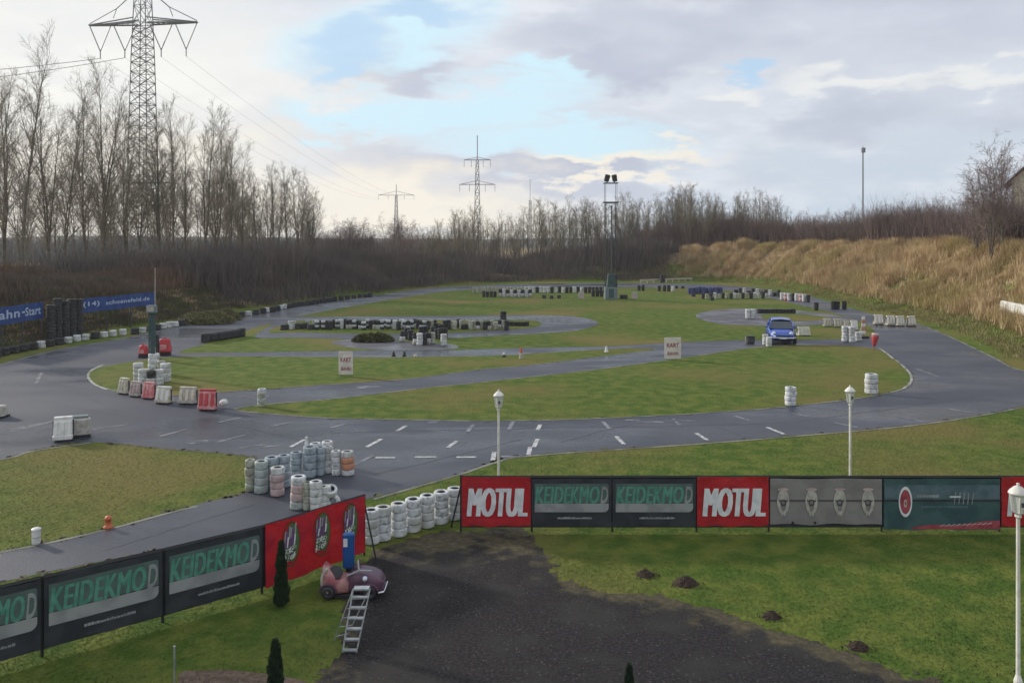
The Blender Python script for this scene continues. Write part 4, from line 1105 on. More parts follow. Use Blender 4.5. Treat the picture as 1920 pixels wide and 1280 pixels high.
# ------------------------------------------------------------------ conveyor-wrapped tyre wall
A_ = G(384, 642); B_ = G(453, 631); mb = MB(); d = (B_ - A_); L = d.length
T = Matrix.Translation((A_ + d / 2)) @ Matrix.Rotation(math.atan2(d.y, d.x), 4, 'Z')
mb.box((0, 0, .27), (L, .45, .52), 'bblack', T, bev=.14)
for s in (-1, 1): mb.lathe([(.25, 0), (.27, .1), (.27, .46), (.24, .54), (.1, .56)], 'ktyre', 14, c=tuple(T @ Vector((s * (L / 2 - .05), 0, 0))))
for f in np.arange(-.4, .5, .2): mb.box((f * L, -.235, .27), (.05, .03, .46), 'ktyre', T)
tag(mb.build('tyre_barrier'), 'low dark belt-wrapped tyre barrier beside the left bend', 'barrier')
A_ = G(1400, 643); mb = MB(); mb.box((0, 0, .2), (.45, .35, .38), 'darkgrey', bev=.05); mb.box((0, 0, .41), (.5, .4, .04), 'black')
mb.tube((-.28, 0, 0), (-.28, 0, .42), .025, 'bpale')
tag(mb.build('storage_crate', loc=(G(1407, 644).x, G(1407, 644).y, .01)), 'small dark crate left of the blue car', 'crate')

# ------------------------------------------------------------------ plastic road barriers
def barrier(px0, px1, pyb, h, m, label, group, yaw=0.0, depth=.34, wm=None, m2=None):
    p = G((px0 + px1) / 2, pyb); dep = p.y * ca + CAMZ * sa; w = (px1 - px0) / F * dep * .96
    o = empty('plastic_barrier', (p.x, p.y + depth / 2, .012), yaw, label, 'barrier', group)
    mb = MB(); mm = m
    mb.box((0, 0, h * .16), (w, depth, h * .20), mm, bev=.02)
    mb.box((0, 0, h * .58), (w * .97, depth * .80, h * .64), mm, taper=(.97, .42), bev=.02)
    mb.box((0, 0, h * .95), (w * .94, depth * .36, h * .10), m2 or mm, bev=.012)
    nr = 3
    for i in range(nr):
        xx = (i - (nr - 1) / 2) * w / nr
        for s in (-1, 1):
            Tm = Matrix.Translation((xx, s * depth * .335, h * .52)) @ Matrix.Rotation(s * R(11), 4, 'X')
            mb.box((0, 0, 0), (w / nr * .52, .06, h * .60), m2 or mm, Tm, bev=.012)
    mb.build('shell', o)
    for s in (-1, 1):
        f = MB(); f.box((s * w * .28, 0, h * .035), (w * .22, depth * .9, h * .08), 'black'); f.build('foot', o)
        e = MB(); e.tube((s * w * .49, 0, h * .15), (s * w * .49, 0, h * .85), .03, 'darkgrey', n=6); e.build('joint_pin', o)
    return o
GB = 'barrier row at the left tip of the island'
barrier(218, 242, 740, .62, 'cream', 'cream barrier at the far left end of the red and white row', GB, R(-25))
barrier(240, 264, 745, .58, 'bpale', 'pinkish white barrier second from the left in the row', GB, R(-20), m2='ptyre')
barrier(264, 289, 749, .62, 'pinkred', 'small red and pink barrier in the middle left of the row', GB, R(-14), m2='pinkred')
barrier(288, 320, 758, .62, 'cream', 'cream barrier right of the small red one', GB, R(-12), m2='white')
barrier(332, 368, 759, .62, 'bpale', 'weathered beige barrier left of the large red one', GB, R(-8), m2='cream')
barrier(369, 404, 771, .74, 'pinkred', 'large red barrier with white trim at the right end of the row', GB, R(-5), m2='red')
p = G(412, 766); mb = MB(); mb.lathe([(.0, 0), (.10, 0), (.12, .04), (.12, .18), (.08, .24), (.03, .26)], 'white', 12, T=Matrix.Rotation(R(62), 4, 'Y'))
tag(mb.build('plastic_canister', loc=(p.x, p.y + .1, .14)), 'small white canister lying right of the large red barrier', 'canister')
# lone barrier on the left asphalt, end on
p = G(121, 829); o = barrier(93, 127, 829, .70, 'white', 'lone white barrier standing end-on on the left asphalt', None, R(22), depth=.5)
mb = MB(); mb.box((.42, .30, .30), (.55, .34, .54), 'bpale', bev=.05); mb.box((.42, .30, .60), (.45, .24, .08), 'cabinet', bev=.02); mb.box((.42, .12, .04), (.6, .05, .08), 'black'); mb.build('rear_shell', o)
p = G(-8, 782); mb = MB(); mb.box((0, 0, .2), (.7, .4, .4), 'bpale', taper=(.9, .7), bev=.04); mb.box((0, 0, .03), (.72, .42, .06), 'black')
tag(mb.build('concrete_block', loc=(p.x, p.y, .01)), 'grey block cut by the left edge on the asphalt', 'block')
GR = 'pale barriers across the right outer edge'
for i, (a, b, pb) in enumerate([(1640, 1658, 609), (1663, 1680, 611), (1681, 1698, 612), (1702, 1719, 612)]):
    barrier(a, b, pb, .70, 'cream', 'cream barrier, %s from the left in the row of four across the right bend' % ORD[i], GR, R(4 * i), m2='white')
for i, (a, b, pb) in enumerate([(1545, 1560, 613), (1564, 1580, 614)]):
    barrier(a, b, pb, .56, 'bpale', 'weathered grey barrier, %s of the two left of the tall white stacks' % ['left', 'right'][i], 'weathered grey barriers', m2='cream')
barrier(1496, 1521, 630, .55, 'white', 'white barrier just behind the right side of the blue car', None, R(5), m2='cream')
barrier(1583, 1594, 618, .6, 'bpale', 'small grey barrier behind the left tall white stack', None)
barrier(1596, 1610, 620, .66, 'white', 'bright white box barrier behind the middle tall white stack', None)
# pale guard wall at the far end and on the right bank
A_ = G(1200, 531); B_ = G(1298, 527); mb = MB(); d = B_ - A_; T = Matrix.Translation(A_ + d / 2) @ Matrix.Rotation(math.atan2(d.y, d.x), 4, 'Z')
mb.box((0, 0, .42), (d.length, .06, .22), 'bpale', T); 
for f in np.linspace(-.48, .48, 9): mb.box((f * d.length, .06, .25), (.1, .1, .5), 'bpale', T)
tag(mb.build('guard_rail'), 'low pale guard rail at the far end right of the floodlight tower', 'rail')
def on_bank(px, py_):
    d = ray(px, py_); lo = None
    for t in np.arange(20, 110, .1):
        q = Vector((0, 0, CAMZ)) + d * float(t)
        if q.z < gz(q.x, q.y) + .02: return Vector((q.x, q.y, gz(q.x, q.y)))
    return q
a = on_bank(1882, 590); b = on_bank(1935, 600); a += Vector((-.5, -.7, .35)); b += Vector((-.5, -.7, .35))
mb = MB(); d = b - a; T = Matrix.Translation(a) @ Matrix.Rotation(math.atan2(d.y, d.x), 4, 'Z')
for i in range(3):
    mb.box((.9 + i * 1.84, 0, .30), (1.80, .34, .62), 'white', T, taper=(1, .8), bev=.04); mb.box((.9 + i * 1.84, -.2, .08), (1.6, .05, .1), 'bpale', T)
tag(mb.build('guard_wall'), 'white block wall set into the foot of the right bank at the picture edge', 'wall')
# green shrub mound by the left bend
def shrub(px, pyb, w, h, label, name='shrub', m='shrub', n=2600, leaf=.05):
    p = G(px, pyb); o = empty(name, (p.x, p.y, gz(p.x, p.y)), 0, label, 'shrub')
    rr = np.random.default_rng(int(px)); a = rr.uniform(0, 6.28, n); rad = rr.random(n) ** .5; zz = rr.random(n) ** .7
    X = np.cos(a) * rad * w * np.sqrt(1 - zz ** 2 * .9); Y = np.sin(a) * rad * w * .6 * np.sqrt(1 - zz ** 2 * .9); Z = zz * h * (0.8 + .3 * vnoise(X, Y, 1.5, 2))
    d1 = rr.normal(0, leaf, (n, 3)); d2 = rr.normal(0, leaf, (n, 3)); P = np.stack([X, Y, Z], -1)
    V = np.stack([P - d1, P + d1, P + d2 * 1.2], 1).reshape(-1, 3)
    fast_mesh('foliage', V, np.arange(n * 3).reshape(-1, 3), m, o)
    mb = MB()
    for i in range(9):
        t = i * .7; mb.tube((0, 0, -.1), (math.cos(t) * w * .6, math.sin(t) * w * .35, h * .7), .02, 'bark', .008, n=4)
    mb.build('stem', o); return o
shrub(385, 606, 2.2, .85, 'rounded olive shrub mound between the tyre kerb and the left bend', n=9000, leaf=.045, m='mound')
shrub(420, 600, 1.4, .8, 'smaller olive shrub right of the rounded mound by the left bend', n=5000, leaf=.045, m='mound')
shrub(700, 640, 1.3, .42, 'flat dark weedy clump left of the stacks before the long row', m='shrub', n=3500, leaf=.06)

# ------------------------------------------------------------------ banners
def text_mesh(txt, h, w, m, shear=0.0, bold=0.02, thick=.003):
    cu = bpy.data.curves.new('lettering', 'FONT'); cu.body = txt; cu.size = 1.0; cu.shear = shear; cu.offset = bold; cu.extrude = 0.0
    cu.align_x = 'CENTER'; cu.resolution_u = 3; cu.space_character = 1.06 + bold
    to = bpy.data.objects.new('lettering', cu); col.objects.link(to)
    dg = bpy.context.evaluated_depsgraph_get(); dg.update()
    me = bpy.data.meshes.new_from_object(to.evaluated_get(dg)); bpy.data.objects.remove(to)
    xs = [v.co.x for v in me.vertices]; ys = [v.co.y for v in me.vertices]
    sx = w / (max(xs) - min(xs)); sy = h / (max(ys) - min(ys)); cx = (max(xs) + min(xs)) / 2; cy = (max(ys) + min(ys)) / 2
    vs = [((v.co.x - cx) * sx, 0, (v.co.y - cy) * sy) for v in me.vertices]; fs = [tuple(p.vertices) for p in me.polygons]
    bpy.data.meshes.remove(me); return vs, fs
def lettering(parent, txt, cx, cz, w, h, m, shear=0.0, bold=.02, y=-.012, name='lettering', nb=1):
    vs, fs = text_mesh(txt, h, w, m, shear, bold); mb = MB()
    for k in range(nb): mb.add([(v[0] + cx + (k - (nb - 1) / 2) * w * .0085, y - k * .0004, v[2] + cz) for v in vs], fs, m)
    return mb.build(name, parent)
def cloth(parent, w, h, m, z0, name='cloth', sag=.0, wav=.006, seed=0, thick=.006):
    nx_, nz_ = max(8, int(w / .06)), 16; vs = []; fs = []
    for j in range(nz_ + 1):
        for i in range(nx_ + 1):
            u = i / nx_; v = j / nz_; x_ = -w / 2 + w * u
            e_ = min(u, 1 - u) * 2
            yy = wav * (math.sin(x_ * 9 + seed) * (1 - v) * .5 + math.sin(x_ * 23 + seed * 2 + v * 3) * .4 + math.sin(v * 7 + x_ * 4 + seed) * .4)
            zz = z0 + h * v + (math.sin(u * math.pi * 3 + seed) * .008 - sag * 4 * u * (1 - u) * (v)) - (0.012 * math.sin(u * 17 + seed) if j == 0 else 0)
            vs.append((x_, max(yy, -.009), zz))
    k = nx_ + 1
    for j in range(nz_):
        for i in range(nx_): a = j * k + i; fs.append((a, a + 1, a + k + 1, a + k))
    mb = MB(); mb.add(vs, fs, m); mb.add([(v[0], v[1] + thick, v[2]) for v in vs], [tuple(reversed(f)) for f in fs], m)
    return mb.build(name, parent, smooth=True)
def rrect(mb, x0, x1, z0, z1, m, y=-.011, rr=.0, corners=(0, 0, 0, 0)):
    pts = []
    for (cx, cz, a0), c in zip(((x0, z0, 180), (x1, z0, 270), (x1, z1, 0), (x0, z1, 90)), corners):
        if not c or rr <= 0: pts.append((cx, y, cz)); continue
        ox = cx + rr * (1 if cx == x0 else -1); oz = cz + rr * (1 if cz == z0 else -1)
        for k in range(6):
            a = R(a0 + 90 * k / 5); pts.append((ox + rr * math.cos(a), y, oz + rr * math.sin(a)))
    mb.poly(pts, m)
def seg_frame(A, B):
    d = B - A; return (A + B) / 2, math.atan2(d.y, d.x), d.length
def banner(A, B, label, kind, name='advertising_banner', group=None, y=-.05, z0=.12, z1=1.12, seed=0, cat='banner'):
    c, a, L = seg_frame(A, B); off = Vector((-math.sin(a), math.cos(a), 0)) * y
    o = empty(name, (c.x + off.x, c.y + off.y, 0.01), a, label, cat, group)
    kind(o, L * .985, z0, z1, seed); return o
def k_motul(o, w, z0, z1, seed):
    h = z1 - z0; cloth(o, w, h, 'bred', z0, seed=seed)
    mb = MB()
    for s in (-1, 1):
        for zz in (z0 + .03, z1 - .03): mb.disc((s * (w / 2 - .03), zz), .012, .012, 'chrome', y=-.013, n=8)
    mb.build('eyelet', o)
    lettering(o, 'MOTUL', 0.02, z0 + h * .49, w * .84, h * .58, 'bwhite', .18, 0, y=-.014, nb=7)
def k_keid(o, w, z0, z1, seed):
    h = z1 - z0; cloth(o, w, h, 'bblack', z0, seed=seed, name='cloth')
    mb = MB(); rrect(mb, -w * .465, w * .465, z0 + h * .50, z0 + h * .90, 'bslate', y=-.0125, rr=.04, corners=(0, 0, 1, 0)); mb.build('print_field', o)
    mb = MB(); rrect(mb, -w * .465, w * .465, z0 + h * .30, z0 + h * .485, 'bsilver', y=-.0125, rr=.10, corners=(0, 1, 0, 0)); mb.build('silver_stripe', o)
    lettering(o, 'KEIDEKMO', -w * .055, z0 + h * .665, w * .80, h * .36, 'bteal', .2, 0, y=-.016, nb=3)
    lettering(o, 'D', w * .41, z0 + h * .665, w * .095, h * .36, 'bsilver', .2, .02, y=-.016)
    mb = MB(); r_ = random.Random(seed)
    x_ = -w * .18
    while x_ < w * .24:
        l_ = r_.uniform(.015, .05); hh = r_.uniform(.028, .045); rrect(mb, x_, x_ + l_, z0 + h * .155, z0 + h * .155 + hh, 'bsilver', y=-.0135); x_ += l_ + .006
    mb.build('fine_print', o)
def k_grey(o, w, z0, z1, seed):
    h = z1 - z0; cloth(o, w, h * .96, 'bgrey', z0 + h * .04, seed=seed)
    mb = MB(); rrect(mb, -w / 2, w / 2, z0 + h * .525, z0 + h * .56, 'bdark', y=-.0118); mb.build('crease_shade', o)  # flat dark strip paints the crease's shade; the rope itself runs behind
    for i in range(4):
        cx = w * (-.385 + i * .253); mb = MB(); cz = z0 + h * .52
        mb.disc((cx, cz), w * .055, h * .27, 'bpale', y=-.0135, r_in=.74, n=28)
        mb.disc((cx, cz + h * .10), w * .043, h * .10, 'bpale', y=-.0140, n=20)
        mb.disc((cx, cz - h * .02), w * .038, h * .07, 'bdark', y=-.0144, n=18, r_in=.45)
        for s in (-1, 1): mb.poly([(cx + s * w * .004, -.0148, cz - h * .30), (cx + s * w * .016, -.0148, cz - h * .30), (cx + s * w * .046, -.0148, cz + h * .0), (cx + s * w * .030, -.0148, cz + h * .0)][::s], 'bpale')
        mb.disc((cx, cz + h * .26), w * .05, h * .03, 'ptyre', y=-.0138, n=16)
        mb.build('emblem', o)
    mb = MB()
    for cx in (-.3, -.1): mb.disc((w * cx, z0 + h * .075), .025, .03, 'black', y=-.0139, n=10)
    mb.build('tear', o)
def k_petrol(o, w, z0, z1, seed):
    z0 -= .07; h = z1 - z0; cloth(o, w, h, 'bpetrol', z0, seed=seed)
    mb = MB(); rrect(mb, -w * .495, w * .495, z0 + h * .60, z0 + h * .88, 'bpetrol2', y=-.0120); rrect(mb, -w / 2, w / 2, z0 + h * .555, z0 + h * .59, 'bblack', y=-.0124); mb.build('print_field', o)
    mb = MB(); mb.disc((-w * .315, z0 + h * .55), w * .058, h * .30, 'bwhite', y=-.0130, r_in=.80, n=30); mb.disc((-w * .315, z0 + h * .55), w * .046, h * .23, 'brose', y=-.0134, n=30)
    mb.disc((-w * .315, z0 + h * .52), w * .014, h * .08, 'bpale', y=-.0140, r_in=.5, n=16); mb.build('emblem', o)
    mb = MB(); r_ = random.Random(3)
    def strip(x0, x1, zc, hh, m):
        x_ = x0
        while x_ < x1: l_ = r_.uniform(.03, .09); rrect(mb, x_, min(x_ + l_, x1), zc - hh * r_.uniform(.7, 1), zc + hh, m, y=-.0132); x_ += l_ + .010
    strip(-w * .215, -w * .03, z0 + h * .66, h * .028, 'bsilver'); strip(-w * .215, w * .22, z0 + h * .45, h * .020, 'bpetrol2')
    for i in range(5):
        x_ = w * (.10 + i * .038); mb.poly([(x_, -.0136, z0 + h * .50), (x_ + .018, -.0136, z0 + h * .50), (x_ + .05, -.0136, z0 + h * .74), (x_ + .03, -.0136, z0 + h * .74)], 'bsilver')
    rrect(mb, w * .065, w * .16, z0 + h * .635, z0 + h * .665, 'bwhite', y=-.0138); mb.build('fine_print', o)
    mb = MB(); T_ = []; Bm = []
    for i in range(25):
        u = i / 24; x_ = -w * .27 + w * .765 * u
        T_.append((x_, -.0130, z0 + h * (.03 + .14 * u ** .7 + .02 * math.sin(u * 9)))); Bm.append((x_, -.0130, z0 + h * .015))
    mb.add(Bm + T_, [(i, i + 1, 25 + i + 1, 25 + i) for i in range(24)], 'brose'); 
    for i in range(10): x_ = w * (-.02 + i * .045); mb.poly([(x_, -.0136, z0 + h * (.06 + .004 * i)), (x_ + .1, -.0136, z0 + h * (.09 + .004 * i)), (x_ + .1, -.0136, z0 + h * (.115 + .004 * i)), (x_, -.0136, z0 + h * (.075 + .004 * i))], 'ptyre')
    mb.build('wave_print', o)
def k_red(o, w, z0, z1, seed):
    z0 -= .04; h = z1 - z0; cloth(o, w, h, 'bred2', z0, seed=seed, wav=.008)
    for i, cx in enumerate((-w * .27, w * .035, w * .33)):
        mb = MB(); cz = z0 + h * .58; r_ = random.Random(i + 4); yk = -.0135
        mb.disc((cx, cz), w * .088, h * .37, 'shrub', y=yk, r_in=.93, n=30)
        mb.disc((cx + w * .012, cz + h * .02), w * .066, h * .31, 'bgreen', y=yk - .0004, n=26); mb.disc((cx - w * .004, cz + h * .01), w * .058, h * .28, 'bdark', y=yk - .0008, n=26)
        for row, (zc, ln, nn, ms) in enumerate(((.15, .20, 6, ('bsilver', 'bviolet', 'bpale')), (.02, .16, 5, ('bviolet', 'bwhite', 'bviolet')), (-.12, .13, 5, ('bwhite', 'bgreen', 'bpale')), (-.23, .12, 4, ('bwhite', 'bpale', 'bgreen')))):
            for k in range(nn):
                wdt = w * .012; x_ = cx - w * .062 + k * w * .112 / nn + r_.uniform(-.006, .006); z_ = cz + h * (zc + .012 * k) + r_.uniform(-.02, .02); l_ = h * ln * r_.uniform(.7, 1.1); y_ = yk - .0012 - row * .0003 - k * .00005
                mb.poly([(x_, y_, z_ - l_ / 2), (x_ + wdt, y_, z_ - l_ / 2), (x_ + wdt * 1.9, y_, z_ + l_ / 2), (x_ + wdt * .8, y_, z_ + l_ / 2)], ms[k % 3])
                if row > 1: mb.disc((x_ + wdt, z_), wdt * 1.3, l_ * .33, ms[(k + 1) % 3], y=y_ - .0004, r_in=.5, n=12)
        mb.build('emblem', o)

FY = G(862, 997).y
def FX(px, z=.6): return atx(px, FY, z)
rp = [865, 996, 1147, 1305, 1441, 1653, 1874, 2010]
kinds = [k_motul, k_keid, k_keid, k_motul, k_grey, k_petrol, k_motul]
labs = ['red banner with white lettering at the left end of the straight fence', 'black and mint green banner just right of the leftmost red one on the straight fence',
        'black and mint green banner just left of the middle red one on the straight fence', 'red banner with white lettering in the middle of the straight fence',
        'grey banner with four pale oval emblems on the straight fence', 'petrol coloured banner with a round red emblem and rose wave on the straight fence',
        'red banner behind the nearest lamp post, cut by the right edge']
grp = [None] * 7
for i, kf in enumerate(kinds):
    banner(Vector((FX(rp[i]), FY, 0)), Vector((FX(rp[i + 1]), FY, 0)), labs[i], kf, z0=.13, z1=1.135 if i in (0, 3, 6) else 1.10, seed=i * 1.7 + 1, group='banners on the straight fence')
PFc = [G(-420, 1372), G(-130, 1290), G(-8, 1254), G(80, 1229), G(304, 1166), G(491, 1112), G(682, 1040)]
lk = [(1, 2), (2, 3), (3, 4), (4, 5)]
banner(G(-330, 1346), G(-150, 1296), 'black and mint green banner mostly outside the left edge', k_keid, group='banners on the slanting fence', seed=9)
banner(G(-145, 1294), G(77, 1230), 'black and mint green banner cut by the left edge on the slanting fence', k_keid, group='banners on the slanting fence', seed=3)
banner(G(80, 1229), G(304, 1166), 'black and mint green banner in the middle of the slanting fence', k_keid, group='banners on the slanting fence', seed=5)
banner(G(307, 1165), G(491, 1112), 'black and mint green banner touching the red one on the slanting fence', k_keid, group='banners on the slanting fence', seed=7)
banner(G(492, 1111), G(681, 1041), 'bright red banner with three round green and violet emblems', k_red, z1=1.15, seed=2, y=-.07, group='banners on the slanting fence')
def fence(pts, posts, label, braces=()):
    o = empty('banner_fence', (pts[0].x, pts[0].y, 0), 0, label, 'fence'); b = pts[0]
    mb = MB()
    for p, q in zip(pts[:-1], pts[1:]):
        for z in (.30, 1.13): mb.tube((p.x - b.x, p.y - b.y, z), (q.x - b.x, q.y - b.y, z), .018 if z < 1 else .028, 'black', n=6)
    mb.build('rail', o)
    mb = MB()
    for p, q in zip(pts[:-1], pts[1:]):
        d = (q - p).normalized(); nn = Vector((-d.y, d.x, 0)) * .008; a_ = p - b; c_ = q - b
        for s in (1, -1):
            vs = [(a_.x + nn.x * s, a_.y + nn.y * s, .10), (c_.x + nn.x * s, c_.y + nn.y * s, .10), (c_.x + nn.x * s, c_.y + nn.y * s, 1.16), (a_.x + nn.x * s, a_.y + nn.y * s, 1.16)]
            mb.poly(vs if s > 0 else vs[::-1], 'bblack')
    mb.build('windbreak_sheet', o)
    for p in posts:
        mb = MB(); mb.tube((p.x - b.x, p.y - b.y, -.1), (p.x - b.x, p.y - b.y, 1.165), .022, 'black', n=8); mb.build('post', o)
    for p, q in braces:
        mb = MB(); mb.tube((p.x - b.x, p.y - b.y, 1.0), (q.x - b.x, q.y - b.y, 0), .018, 'black', n=6); mb.build('brace', o)
e1 = Vector((FX(865), FY, 0)); posts = [Vector((FX(px), FY + .03, 0)) for px in (864, 997, 1148, 1306, 1442, 1654, 1875, 2010)]
fence([e1, Vector((FX(2300), FY, 0))], posts, 'black rail fence carrying the straight line of banners', [(e1, G(846, 988))])
fence([PFc[0], PFc[3], PFc[4], PFc[5]] + [G(683, 1040)], [G(-140, 1293), G(79, 1230), G(305, 1166), G(491, 1112), G(683, 1040)], 'black rail fence carrying the slanting line of banners', [(G(683, 1040), G(706, 1052)), ])

# ------------------------------------------------------------------ blue banners far left
def k_blue(txt, th):
    def f(o, w, z0, z1, seed):
        h = z1 - z0; cloth(o, w, h, 'bnavy', z0, seed=seed, wav=.008)
        for t_, cx, ww, hh in txt: lettering(o, t_, cx * w, z0 + h * .55, w * ww, h * hh, 'bice', 0, .02, y=-.014)
        mb = MB()
        for s in (-.49, -.16, .16, .49): mb.tube((s * w, .06, -.1), (s * w, .06, z1), .04, 'darkgrey', n=6)
        mb.build('post', o)
    return f
a = G(-40, 668); b = G(82, 642)
banner(a, b, 'navy blue banner with pale lettering cut by the left edge', k_blue([('Bahn', -.12, .44, .50), ('-', .16, .05, .10), ('Start', .32, .26, .50)], 0), z0=hz(b.y, 597), z1=hz(b.y, 566), y=0)
a = G(148, 630); b = G(291, 608)
banner(a, b, 'long navy blue banner with small pale lettering right of the tall black tyres', k_blue([('(14)', -.36, .20, .42), ('schoenefeld.de', .12, .60, .30)], 0), z0=hz(a.y, 588) , z1=hz(a.y, 561), y=0)

# ------------------------------------------------------------------ two white notice boards
for i, (x0, x1, yt, yb, tx) in enumerate([(635, 662, 659, 703, ('KART', 'BAHN')), (1246, 1277, 633, 673, ('KART', 'BAHN'))]):
    p = G((x0 + x1) / 2, yb + 2); dep = p.y * ca + CAMZ * sa; w = (x1 - x0) / F * dep; h = hz(p.y, yt)
    o = empty('notice_board', (p.x, p.y, .012), R([-4, 3][i]), 'white notice board with dark red lettering on the %s part of the infield' % ['left', 'right'][i], 'sign', 'white notice boards')
    mb = MB(); mb.box((0, 0, .06 + (h - .06) / 2), (w, .035, h - .06), 'sign', bev=.008); mb.build('board', o)
    for s in (-1, 1): mb = MB(); mb.tube((s * w * .4, .035, -.05), (s * w * .4, .035, h * .95), .018, 'steel', n=6); mb.build('leg', o)
    lettering(o, tx[0], 0, h * .66, w * .74, h * .19, 'signred', 0, .03, y=-.022); lettering(o, tx[1], 0, h * .29, w * .66, h * .15, 'signred', 0, .03, y=-.022)
for i, (px, yt, yb) in enumerate([(1090, 547, 562), (1190, 547, 563)]):
    p = G(px, yb); o = empty('notice_board', (p.x, p.y, .012), 0, 'small pinkish notice %s of the floodlight tower' % ['left', 'right'][i], 'sign', 'small pink notices')
    h = hz(p.y, yt); mb = MB(); mb.box((0, 0, h * .6), (.62, .04, h * .8), 'bpale', taper=(.9, 1)); mb.build('board', o)
    mb = MB(); mb.box((0, -.03, h * .6), (.36, .02, h * .35), 'ptyre'); mb.build('print', o)
    for s in (-1, 1): mb = MB(); mb.tube((s * .2, .03, 0), (s * .2, .03, h * .6), .02, 'steel', n=5); mb.build('leg', o)
# small course markers on the strip between the islands
for i, (px, yb, h, m, m2) in enumerate([(945, 669, .22, 'white', 'black'), (977, 672, .55, 'orange', 'bpale'), (1137, 660, .30, 'white', 'white'), (738, 668, .24, 'black', 'black'), (758, 668, .24, 'black', 'black'), (779, 669, .16, 'bpale', 'bpale')]):
    p = G(px, yb); mb = MB(); mb.lathe([(.12, 0), (.12, .03), (.09, .035), (.075, h * .5)], m2, 12); mb.lathe([(.075, h * .5), (.05, h), (0, h)], m, 12)
    tag(mb.build('course_marker', loc=(p.x, p.y, .012)), ['low white and black marker left of the tall orange one', 'taller orange and pale marker on the strip between the islands', 'small white marker alone on the right part of the strip',
        'left of two low black markers below the tyre cluster', 'right of two low black markers below the tyre cluster', 'tiny pale marker right of the two black ones'][i], 'marker')

# ------------------------------------------------------------------ lamp posts
def lamp(px, pyb, ytop, label, sc=1.0):
    p = G(px, pyb); H_ = hz(p.y, ytop); o = empty('lamp_post', (p.x, p.y, 0), R(10), label, 'lamp post', 'white garden lamp posts')
    s = sc; mb = MB(); mb.lathe([(.055, 0), (.055, .12), (.028, .2), (.024, H_ - .46 * s)], 'pole', 12); mb.build('pole', o, smooth=False)
    mb = MB(); z = H_ - .47 * s
    mb.lathe([(.03, 0), (.045, .02), (.04, .05), (.07, .085)], 'pole', 6, c=(0, 0, z))
    for k in range(6):
        a = 2 * math.pi * k / 6; c_, s_ = math.cos(a), math.sin(a); mb.tube((.068 * c_, .068 * s_, z + .08), (.105 * c_, .105 * s_, z + .33), .007, 'pole', n=4)
    mb.build('lantern_frame', o)
    mb = MB(); mb.lathe([(.060, .085), (.096, .325)], 'glass', 6, c=(0, 0, z)); mb.build('lantern_glass', o)
    mb = MB(); mb.lathe([(.118, .325), (.122, .34), (.10, .37), (.05, .42), (.018, .435), (.018, .45), (.024, .462), (0, .475)], 'pole', 12, c=(0, 0, z)); mb.build('lantern_roof', o, smooth=True)
    mb = MB(); mb.lathe([(.02, .09), (.03, .16), (.02, .24), (0, .26)], 'darkgrey', 8, c=(0, 0, z)); 
    mb.box((0, -.088, z + .20), (.035, .01, .06), 'darkgrey'); mb.build('bulb', o)
lamp(935, 958, 730, 'white garden lamp post behind the leftmost red banner of the straight fence')
lamp(1594, 944, 722, 'white garden lamp post behind the grey banner')
lamp(1909, 1292, 905, 'nearest white garden lamp post, standing before the fence at the right edge', 1.0)

